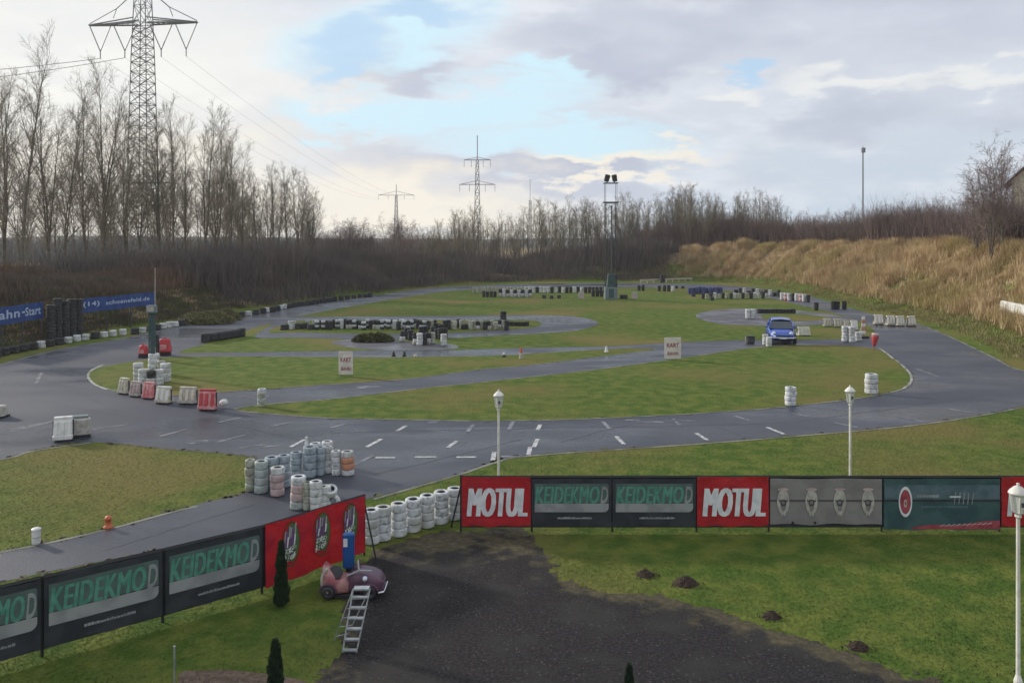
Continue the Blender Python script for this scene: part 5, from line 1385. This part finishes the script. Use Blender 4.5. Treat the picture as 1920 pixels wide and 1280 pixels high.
# ------------------------------------------------------------------ blue car
def car(px, pyb, yaw, label):
    p = G(px, pyb); o = empty('parked_car', (p.x, p.y + .9, .014), yaw, label, 'car')
    # car faces -y in its own space; length 3.4, width 1.5
    st = [(-1.70, .40, .56, .52, .30), (-1.62, .60, .66, .60, .24), (-1.2, .70, .80, .70, .20), (-.75, .75, .88, .74, .19), (0, .77, .92, .76, .19), (.8, .77, .92, .76, .19), (1.3, .72, .88, .70, .21), (1.62, .62, .74, .58, .26), (1.70, .46, .58, .44, .32)]
    vs = []; fs = []; K = 20
    for (y, w, zt_, wt, zb) in st:
        zc = (zt_ + zb) / 2; hh = (zt_ - zb) / 2
        for k in range(K):
            a = 2 * math.pi * k / K; c_, s_ = math.cos(a), math.sin(a); e_ = .5
            X = abs(c_) ** e_ * math.copysign(1, c_) * w; Z = abs(s_) ** e_ * math.copysign(1, s_) * hh; vs.append((X, y, zc + Z))
    n = len(st)
    for j in range(n - 1):
        for k in range(K): k2 = (k + 1) % K; fs.append((j * K + k, j * K + k2, (j + 1) * K + k2, (j + 1) * K + k))
    fs += [tuple(range(K - 1, -1, -1))[::-1], tuple(range((n - 1) * K, n * K))[::-1]]
    mb = MB(); mb.add(vs, fs, 'carblue')
    mb.build('body', o, smooth=True)
    g = [(-.95, .66, .86, .0), (-.42, .60, 1.30, 1), (0, .60, 1.38, 1), (.55, .59, 1.36, 1), (1.05, .56, 1.20, 1), (1.45, .60, .86, 0)]
    mb = MB(); vs = []
    for (y, w, z, _) in g: vs += [(-w * 1.08, y, .84), (-w * (.92 if z > .9 else 1.05), y, z - (.06 if z > .9 else 0)), (w * (.92 if z > .9 else 1.05), y, z - (.06 if z > .9 else 0)), (w * 1.08, y, .84)]
    fs = []
    for j in range(len(g) - 1):
        for k in range(3): fs.append((j * 4 + k, (j + 1) * 4 + k, (j + 1) * 4 + k + 1, j * 4 + k + 1))
    mb.add(vs, fs, 'carglass'); mb.build('windows', o)
    mb = MB(); vs = []
    for (y, w, z, _) in g[1:5]: vs += [(-w * .93, y, z - .08), (-w * .80, y, z + .005), (0, y, z + .045), (w * .80, y, z + .005), (w * .93, y, z - .08)]
    fs = []
    for j in range(3):
        for k in range(4): fs.append((j * 5 + k, (j + 1) * 5 + k, (j + 1) * 5 + k + 1, j * 5 + k + 1))
    mb.add(vs, fs, 'carblue')
    for s in (-1, 1):
        for (y0, z0, w0), (y1, z1, w1) in ((((-.95), .86, .70), ((-.42), 1.25, .57)), ((.15, .86, .67), (.12, 1.32, .57)), ((1.45, .86, .64), (1.05, 1.14, .53)), ((.85, .86, .65), (.80, 1.26, .56))):
            mb.tube((s * w0, y0, z0), (s * w1, y1, z1), .035, 'carblue', n=5)
    mb.build('roof', o, smooth=True)
    for s in (-1, 1):
        mb = MB(); mb.lathe([(0, .05), (.10, .03), (.115, -.04)], 'lens', 14, T=Matrix.Translation((s * .47, -1.60, .64)) @ Matrix.Rotation(R(90), 4, 'X')); h_ = mb.build('headlight', o, smooth=True)
        mb = MB(); mb.box((s * .80, -.62, .92), (.14, .07, .09), 'carblue', bev=.02); mb.build('mirror', o)
        mb = MB(); mb.box((s * .775, -.05, .55), (.015, 1.0, .012), 'black'); mb.box((s * .775, .15, .72), (.03, .12, .03), 'chrome'); mb.build('door_trim', o)
    mb = MB(); mb.tube((-.62, -1.70, .40), (.62, -1.70, .40), .055, 'chrome', n=8); mb.tube((-.62, -1.70, .40), (-.72, -1.45, .40), .05, 'chrome', n=8); mb.tube((.62, -1.70, .40), (.72, -1.45, .40), .05, 'chrome', n=8); mb.build('bumper', o)
    mb = MB(); mb.box((0, -1.765, .40), (.42, .015, .10), 'bwhite'); mb.build('number_plate', o)
    for s in (-1, 1):
        for y in (-1.08, 1.08):
            w_ = MB(); T = Matrix.Translation((s * .70, y, .29)) @ Matrix.Rotation(R(90), 4, 'Y'); w_.lathe([(.17, -.08), (.27, -.085), (.29, -.05), (.29, .05), (.27, .085), (.17, .08)], 'ktyre', 20, T=T, closed=True)
            wo_ = w_.build('wheel', o, smooth=True); r_ = MB(); r_.lathe([(.17, -.05), (.08, -.075), (0, -.06)], 'chrome', 14, T=T); r_.lathe([(.17, .05), (.08, .075), (0, .06)], 'chrome', 14, T=T); r_.build('rim', wo_)
    return o
car(1473, 644, R(-14), 'small rounded bright blue car parked facing the camera on the infield track')

# ------------------------------------------------------------------ red marker on the right tip, orange beacon
p = G(1638, 655); o = empty('warning_marker', (p.x, p.y, .012), 0, 'red warning marker with white cap leaning at the inner edge of the right bend', 'marker')
T = Matrix.Rotation(R(7), 4, 'Y')
mb = MB(); mb.tube((0, 0, -.05), T @ Vector((0, 0, .5)), .03, 'signred', n=8); mb.build('post', o)
mb = MB(); mb.lathe([(.05, .18), (.10, .26), (.19, .66), (.19, .74)], 'red', 14, T=T); mb.build('shell', o, smooth=True)
mb = MB(); mb.lathe([(.17, .74), (.20, .77), (.20, .84), (.16, .88), (0, .89)], 'ptyre', 14, T=T); mb.build('cap', o, smooth=True)
p = G(1619, 634); o = empty('warning_beacon', (p.x, p.y, .012), 0, 'orange and white striped beacon board behind the three tall white stacks', 'beacon')
mb = MB()
for i in range(5): mb.box((0, 0, .35 + i * .22), (.26 if i < 4 else .18, .05, .20), 'otyre' if i % 2 else 'white', bev=.01)
mb.build('board', o); mb = MB(); mb.box((0, 0, .06), (.6, .35, .12), 'ktyre', bev=.03); mb.tube((0, .04, 0), (0, .04, 1.2), .03, 'steel', n=6)
mb.tube((0, .05, 1.0), (.42, -.1, .0), .025, 'otyre', n=6); mb.tube((0, .05, 1.0), (-.38, -.1, .0), .025, 'bpale', n=6); mb.build('stand', o)

# ------------------------------------------------------------------ signal mast on the left island tip with its clutter
p = G(285, 700); o = empty('signal_mast', (p.x, p.y, .012), 0, 'teal signal mast with a box and thin aerial on the left tip of the island', 'mast')
zb = hz(p.y, 586); zt = hz(p.y, 503)
mb = MB()
for s in (-1, 1):
    mb.tube((s * .13, 0, 0), (s * .13, 0, zb + .3), .035, 'teal', n=6)
for i in range(9): mb.tube((-.13, 0, .3 + i * .3), (.13, 0, .3 + i * .3), .015, 'teal', n=4); mb.tube((-.13, 0, .3 + i * .3), (.13, 0, .6 + i * .3), .012, 'teal', n=4)
mb.box((.02, .02, 1.5), (.2, .03, 2.6), 'teal'); mb.build('mast', o)
mb = MB(); mb.box((0, -.02, zb + .15), (.42, .24, .34), 'cabinet', bev=.02); mb.box((.0, -.15, zb + .15), (.3, .02, .2), 'bpale'); mb.build('signal_box', o)
mb = MB(); mb.tube((.14, 0, 0), (.14, 0, zt), .028, 'bpale', .016, n=6); mb.build('aerial', o)
stack(289, 676, .17, 7, .18, 'ktyre', 'tall thin black tyre stack right behind the signal mast', 'tall black tyre stacks')
for i, (px, pb, k) in enumerate([(259, 714, 'w4'), (269, 722, 'w4'), (283, 724, 'wk4'), (297, 722, 'w4'), (311, 716, 'w4'), (289, 700, 'w4'), (303, 704, 'y4')]):
    put(k, px, pb, 'pale tyre stack, %s counting left to right in the heap around the signal mast' % ORD[[0, 1, 2, 4, 6, 3, 5][i]], 'pale stacks around the signal mast', s=[1.1, 1.0, 1.0, 1.0, 1.15, 1.25, 1.0][i])
for i, (x0, x1, pb, h) in enumerate([(257, 274, 671, .62), (294, 318, 667, .86)]):
    p = G((x0 + x1) / 2, pb); mb = MB(); w = (x1 - x0) / F * (p.y * ca + CAMZ * sa)
    mb.box((0, 0, .07), (w * .8, .35, .14), 'black'); mb.box((0, 0, .14 + (h - .14) / 2), (w, .4, h - .14), 'red', taper=(.7, .6), bev=.06); mb.box((0, -.2, h * .5), (w * .5, .02, h * .3), 'pinkred'); mb.tube((0, 0, h - .02), (0, 0, h + .06), .05, 'red', n=8)
    tag(mb.build('sand_bin', loc=(p.x, p.y + .2, .014)), ['smaller red bin left behind the signal mast', 'larger red bin right behind the signal mast'][i], 'bin', 'red bins behind the signal mast')

# ------------------------------------------------------------------ bits along the pit lane
p = G(203, 990); mb = MB(); mb.lathe([(.10, 0), (.10, .03), (.06, .05), (.06, .17), (.075, .18), (.075, .20), (.05, .24), (0, .26)], 'orange', 14); 
for s in (-1, 1): mb.lathe([(.03, 0), (.035, .05), (0, .06)], 'orange', 10, T=Matrix.Translation((0, 0, .12)) @ Matrix.Rotation(R(90) * s, 4, 'Y'))
tag(mb.build('hydrant', smooth=True, loc=(p.x, p.y, .01)), 'small rusty red hydrant on the grass beside the pit lane', 'hydrant')
p = G(68, 1019); mb = MB(); mb.lathe([(.075, 0), (.08, .02), (.08, .25), (.088, .26), (.088, .29), (.05, .31), (0, .315)], 'white', 16); mb.lathe([(.081, .12), (.0815, .14)], 'bpale', 16)
tag(mb.build('bollard', loc=(p.x, p.y, .01)), 'stubby white bollard on the grass beside the pit lane', 'bollard')
p = G(327, 1310); mb = MB(); zt = hz(p.y, 1212); mb.tube((0, 0, -.1), (0, 0, zt), .013, 'alu', n=8); mb.lathe([(.016, zt), (.016, zt + .01), (0, zt + .015)], 'alu', 8)
tag(mb.build('metal_stake', loc=(p.x, p.y, 0)), 'thin bare metal stake sticking up from the lawn at the bottom edge', 'stake')

# conifers
def conifer(px, pyb, ytop, w, label, n=5200):
    p = G(px, pyb); h = hz(p.y, ytop); o = empty('conifer', (p.x, p.y, 0), 0, label, 'tree', None); rr = np.random.default_rng(int(px))
    zz = rr.random(n); a = rr.uniform(0, 6.28, n); env = w * np.clip((1 - zz) ** .42, 0, 1) * np.clip(zz * 7 + .6, 0, 1) * (.60 + .62 * vnoise(a * 1.5, zz * 14, 1.0, 3)); rad = env * rr.random(n) ** .35
    X, Y, Z = np.cos(a) * rad, np.sin(a) * rad, zz * h * .97 + .03
    P = np.stack([X, Y, Z], -1); out = np.stack([np.cos(a) * .3, np.sin(a) * .3, np.full(n, 1.0)], -1) * rr.uniform(.03, .08, n)[:, None]; side = rr.normal(0, .008, (n, 3))
    V = np.stack([P - side, P + side, P + out], 1).reshape(-1, 3); fast_mesh('crown', V, np.arange(n * 3).reshape(-1, 3), 'conifer', o)
    mb = MB(); mb.tube((0, 0, -.1), (0, 0, h * .85), .02, 'bark', .006, n=6)
    for i in range(14):
        z = .1 + i * h * .06; t = i * 2.4; mb.tube((0, 0, z), (math.cos(t) * w * .6, math.sin(t) * w * .6, z + .1), .006, 'bark', .003, n=4)
    mb.build('trunk', o)
conifer(527, 1137, 1018, .125, 'slim dark columnar conifer in front of the bright red banner')
conifer(516, 1345, 1205, .13, 'dark columnar conifer at the bottom edge left of the gravel yard')
conifer(1180, 1330, 1252, .07, 'tiny conifer tip at the bottom edge in the gravel yard', 2200)

# soil mounds left by moles
for i, (px, pb, r_) in enumerate([(1210, 1078, .17), (1286, 1094, .22), (1447, 1156, .16), (1609, 1214, .17)]):
    p = G(px, pb); n = 22; mb = MB(); vs = []; rings = 6; hh = r_ * .62
    for j in range(rings):
        f = j / (rings - 1)
        for k in range(n):
            a = 2 * math.pi * k / n; q = r_ * (1.05 - f * .98) * (1 + .22 * (float(vnoise(math.cos(a) * 2 + i, math.sin(a) * 2 + f * 2, 1.2, i)) - .5)); zz_ = hh * math.sin(f * math.pi / 2) + random.uniform(-.012, .012) * (j > 0)
            vs.append((q * math.cos(a), q * math.sin(a) * .8, zz_ - .01))
    fs = [(j * n + k, j * n + (k + 1) % n, (j + 1) * n + (k + 1) % n, (j + 1) * n + k) for j in range(rings - 1) for k in range(n)] + [tuple(range((rings - 1) * n, rings * n))]
    mb.add(vs, fs, 'soil')
    for _ in range(40):
        a = random.uniform(0, 6.28); q = r_ * random.uniform(.3, 1.5); s_ = random.uniform(.008, .022); mb.box((q * math.cos(a), q * .8 * math.sin(a), max(0.004, hh * (1 - q / r_)) + .004), (s_, s_, s_), 'soil')
    tag(mb.build('soil_mound', loc=(p.x, p.y, 0)), ['flat dark soil mound, leftmost of the four on the lawn', 'broadest dark soil mound, second from the left', 'dark soil mound, third from the left by the gravel edge', 'brown soil mound nearest the camera'][i], 'soil mound', 'soil mounds along the gravel edge')

# ------------------------------------------------------------------ coin operated ride and its coin post
p = G(655, 1126); o = empty('kiddie_ride', (p.x, p.y + .22, .01), R(0), 'faded purple and pink coin operated toy car by the red banner', 'ride')
def loft(mb, st, m, K=18, e=.62):
    vs = []; fs = []
    for (x, y, z, wx_, wz, yaw) in st:
        for k in range(K):
            a = 2 * math.pi * k / K; c_, s_ = math.cos(a), math.sin(a)
            u = abs(c_) ** e * math.copysign(1, c_) * wx_; v = abs(s_) ** e * math.copysign(1, s_) * wz
            vs.append((x - math.sin(yaw) * u * 0, y + u, z + v))
    n = len(st)
    for j in range(n - 1):
        for k in range(K): k2 = (k + 1) % K; fs.append((j * K + k, (j + 1) * K + k, (j + 1) * K + k2, j * K + k2))
    fs += [tuple(range(K)), tuple(range((n - 1) * K, n * K))[::-1]]; mb.add(vs, fs, m)
mb = MB(); loft(mb, [(-.04, 0, .24, .16, .14, 0), (.02, 0, .26, .21, .17, 0), (.18, 0, .27, .23, .175, 0), (.34, 0, .25, .235, .16, 0), (.46, 0, .23, .22, .135, 0), (.53, 0, .21, .17, .09, 0), (.55, 0, .20, .12, .06, 0)], 'purple', e=.45); mb.build('bonnet', o, smooth=True)
mb = MB(); loft(mb, [(-.50, 0, .30, .10, .17, 0), (-.46, 0, .30, .19, .24, 0), (-.34, 0, .24, .22, .18, 0), (-.18, 0, .20, .22, .13, 0), (-.02, 0, .20, .20, .12, 0)], 'pink'); mb.build('seat_tub', o, smooth=True)
mb = MB(); mb.lathe([(.0, 0), (.10, .01), (.135, .05), (.13, .055)], 'black', 16, T=Matrix.Translation((-.27, -.05, .36)) @ Matrix.Rotation(R(35), 4, 'X')); mb.build('seat', o, smooth=True)
mb = MB()
for i in range(12):
    a0 = math.pi * i / 12; a1 = math.pi * (i + 1) / 12; mb.tube((-.36 - .12 * math.sin(a0) * .9, -.17, .30 + .20 * math.cos(a0)), (-.36 - .12 * math.sin(a1) * .9, -.17, .30 + .20 * math.cos(a1)), .028, 'bpale', n=6)
mb.build('seat_rim', o)
mb = MB(); mb.tube((-.04, -.20, .40), (.16, -.21, .49), .016, 'bsilver', n=6); mb.tube((.16, -.21, .49), (.36, -.17, .47), .016, 'bsilver', n=6); mb.tube((.16, -.21, .49), (.12, -.1, .62), .014, 'bsilver', n=6); mb.build('windscreen_frame', o)
mb = MB(); mb.lathe([(0, .03), (.035, .02), (.045, -.02)], 'lens', 12, T=Matrix.Translation((.26, -.235, .36)) @ Matrix.Rotation(R(90), 4, 'X')); mb.build('headlight', o, smooth=True)
mb = MB(); mb.box((0, 0, .04), (.72, .34, .08), 'black', bev=.02); mb.build('base_plate', o)
for s in (-.36, .34):
    mb = MB(); mb.lathe([(.04, -.03), (.10, -.035), (.115, 0), (.10, .035), (.04, .03)], 'ktyre', 16, T=Matrix.Translation((s, -.21, .125)) @ Matrix.Rotation(R(90), 4, 'X'), closed=True); mb.build('wheel', o, smooth=True)
p = G(647, 1108); o = empty('coin_box', (p.x, p.y + .30, .01), R(6), 'blue rounded coin post with a white label behind the toy car', 'coin box')
zt = hz(p.y + .3, 998)
mb = MB(); mb.box((0, 0, zt * .64), (.20, .13, zt * .70), 'blue', bev=.045); mb.build('housing', o)
mb = MB(); mb.box((-.05, -.069, zt * .82), (.07, .008, .14), 'bwhite'); mb.build('label_plate', o)
mb = MB(); mb.tube((0, 0, 0), (0, 0, zt * .35), .05, 'black', n=10); mb.box((0, 0, .02), (.26, .2, .04), 'black'); mb.build('foot', o)

ride = bpy.data.objects['kiddie_ride']
mb = MB()
for i in range(5): mb.box((.535, -.09 + i * .045, .21), (.04, .018, .10), 'chrome')
mb.build('grille', ride)
mb = MB(); mb.tube((.57, -.19, .13), (.57, .19, .13), .018, 'chrome', n=8); mb.tube((.57, -.19, .13), (.48, -.23, .13), .018, 'chrome', n=8); mb.build('bumper', ride)
mb = MB(); T = Matrix.Translation((.02, -.02, .47)) @ Matrix.Rotation(R(-60), 4, 'Y')
mb.lathe([(.075, -.008), (.09, 0), (.075, .008), (.068, 0)], 'black', 16, T=T, closed=True); mb.tube((.02, -.02, .47), (.08, -.02, .40), .012, 'black', n=6); mb.build('steering_wheel', ride)
mb = MB()
for s_ in (-.36, .34):
    for i in range(8):
        a0 = math.pi * i / 8; a1 = math.pi * (i + 1) / 8; mb.tube((s_ + .14 * math.cos(a0), -.225, .125 + .14 * math.sin(a0)), (s_ + .14 * math.cos(a1), -.225, .125 + .14 * math.sin(a1)), .018, 'purple', n=6)
mb.build('wheel_arch', ride)
# ------------------------------------------------------------------ step ladder
o = empty('step_ladder', tuple(G(655, 1226)), R(0), 'silver aluminium step ladder opened in front of the toy car', 'ladder')
b = G(655, 1226)
def L3(px, pyb, z): 
    q = G(px, pyb) - b; return Vector((q.x, q.y, z))
topz = .80; yt_ = .34
fl, fr = L3(642, 1223, 0), L3(668, 1223, 0); tl, tr = Vector((-.01, yt_, topz)), Vector((.24, yt_, topz))
bl_, br_ = L3(627, 1200, 0), L3(650, 1194, 0)
for a_, c_ in ((fl, tl), (fr, tr)): mb = MB(); mb.tube(a_, c_, .013, 'alu', n=4); mb.build('front_leg', o)
for a_, c_ in ((bl_, tl), (br_, tr)): mb = MB(); mb.tube(a_, c_, .010, 'alu', n=4); mb.build('rear_leg', o)
for i in range(6):
    f = .04 + i * .165; a_ = fl.lerp(tl, f); c_ = fr.lerp(tr, f); mb = MB(); m_ = (a_ + c_) / 2; d = c_ - a_
    mb.box((0, 0, 0), (d.length, .07, .02), 'alu', Matrix.Translation(m_) @ Matrix.Rotation(math.atan2(d.y, d.x), 4, 'Z')); mb.build('step', o)
for i in range(5):
    f = .08 + i * .18; a_ = bl_.lerp(tl, f); c_ = br_.lerp(tr, f); mb = MB(); mb.tube(a_, c_, .008, 'alu', n=4); mb.build('cross_bar', o)
mb = MB(); m_ = (tl + tr) / 2; mb.box(tuple(m_ + Vector((0, 0, .01))), (.23, .12, .025), 'alu'); mb.build('top_cap', o)

# ------------------------------------------------------------------ house at the right edge behind the trees
D = 74; x0 = atx(1898, D, 8); g = 4.0
o = empty('house', (x0 + 4.5, D + 1.5, g), R(-33), 'cream house with brown roof half hidden behind trees at the right edge', 'house')
zw = hz(D, 338) - g; zr = hz(D, 300) - g
mb = MB(); mb.box((0, 0, zw / 2), (6.0, 7.0, zw), 'plaster'); mb.poly([(-3, -3.5, zw), (3, -3.5, zw), (0, -3.5, zr + .9)], 'plaster'); mb.poly([(3, 3.5, zw), (-3, 3.5, zw), (0, 3.5, zr + .9)], 'plaster'); mb.build('wall', o)
mb = MB()
for s in (-1, 1):
    mb.add([(s * 3.6, -4, zw - .55), (s * 3.6, 4, zw - .55), (0, 4, zr + 1.2), (0, -4, zr + 1.2), (s * 3.6, -4, zw - .35), (s * 3.6, 4, zw - .35), (0, 4, zr + 1.45), (0, -4, zr + 1.45)],
           [(0, 1, 2, 3), (4, 5, 6, 7), (0, 1, 5, 4), (0, 3, 7, 4), (1, 2, 6, 5)], 'rooftile')
mb.build('roof', o)
for (wx_, wz_) in ((-1.4, 1.7), (1.2, 1.7), (-1.4, 4.2), (1.2, 4.2)):
    mb = MB(); mb.box((wx_, -3.53, wz_), (1.1, .08, 1.3), 'bwhite'); w_ = mb.build('window', o); mb = MB(); mb.box((wx_, -3.58, wz_), (.9, .03, 1.1), 'carglass'); mb.build('pane', w_)
bpy.context.view_layer.update()

# ------------------------------------------------------------------ haze
mb = MB(); mb.box((0, 350, 40), (2700, 1500, 84), 'wire'); hz_ = mb.build('haze')
hm = bpy.data.materials.new('haze_mat'); hm.use_nodes = True; hm.node_tree.nodes.clear()
v_ = hm.node_tree.nodes.new('ShaderNodeVolumePrincipled'); v_.inputs['Density'].default_value = 0.0003; v_.inputs['Color'].default_value = (0.93, 0.95, 0.98, 1); v_.inputs['Anisotropy'].default_value = 0.3
ho_ = hm.node_tree.nodes.new('ShaderNodeOutputMaterial'); hm.node_tree.links.new(v_.outputs[0], ho_.inputs['Volume'])
hz_.data.materials.clear(); hz_.data.materials.append(hm); tag(hz_, 'thin pale winter haze over the whole circuit', 'haze', kind='stuff')
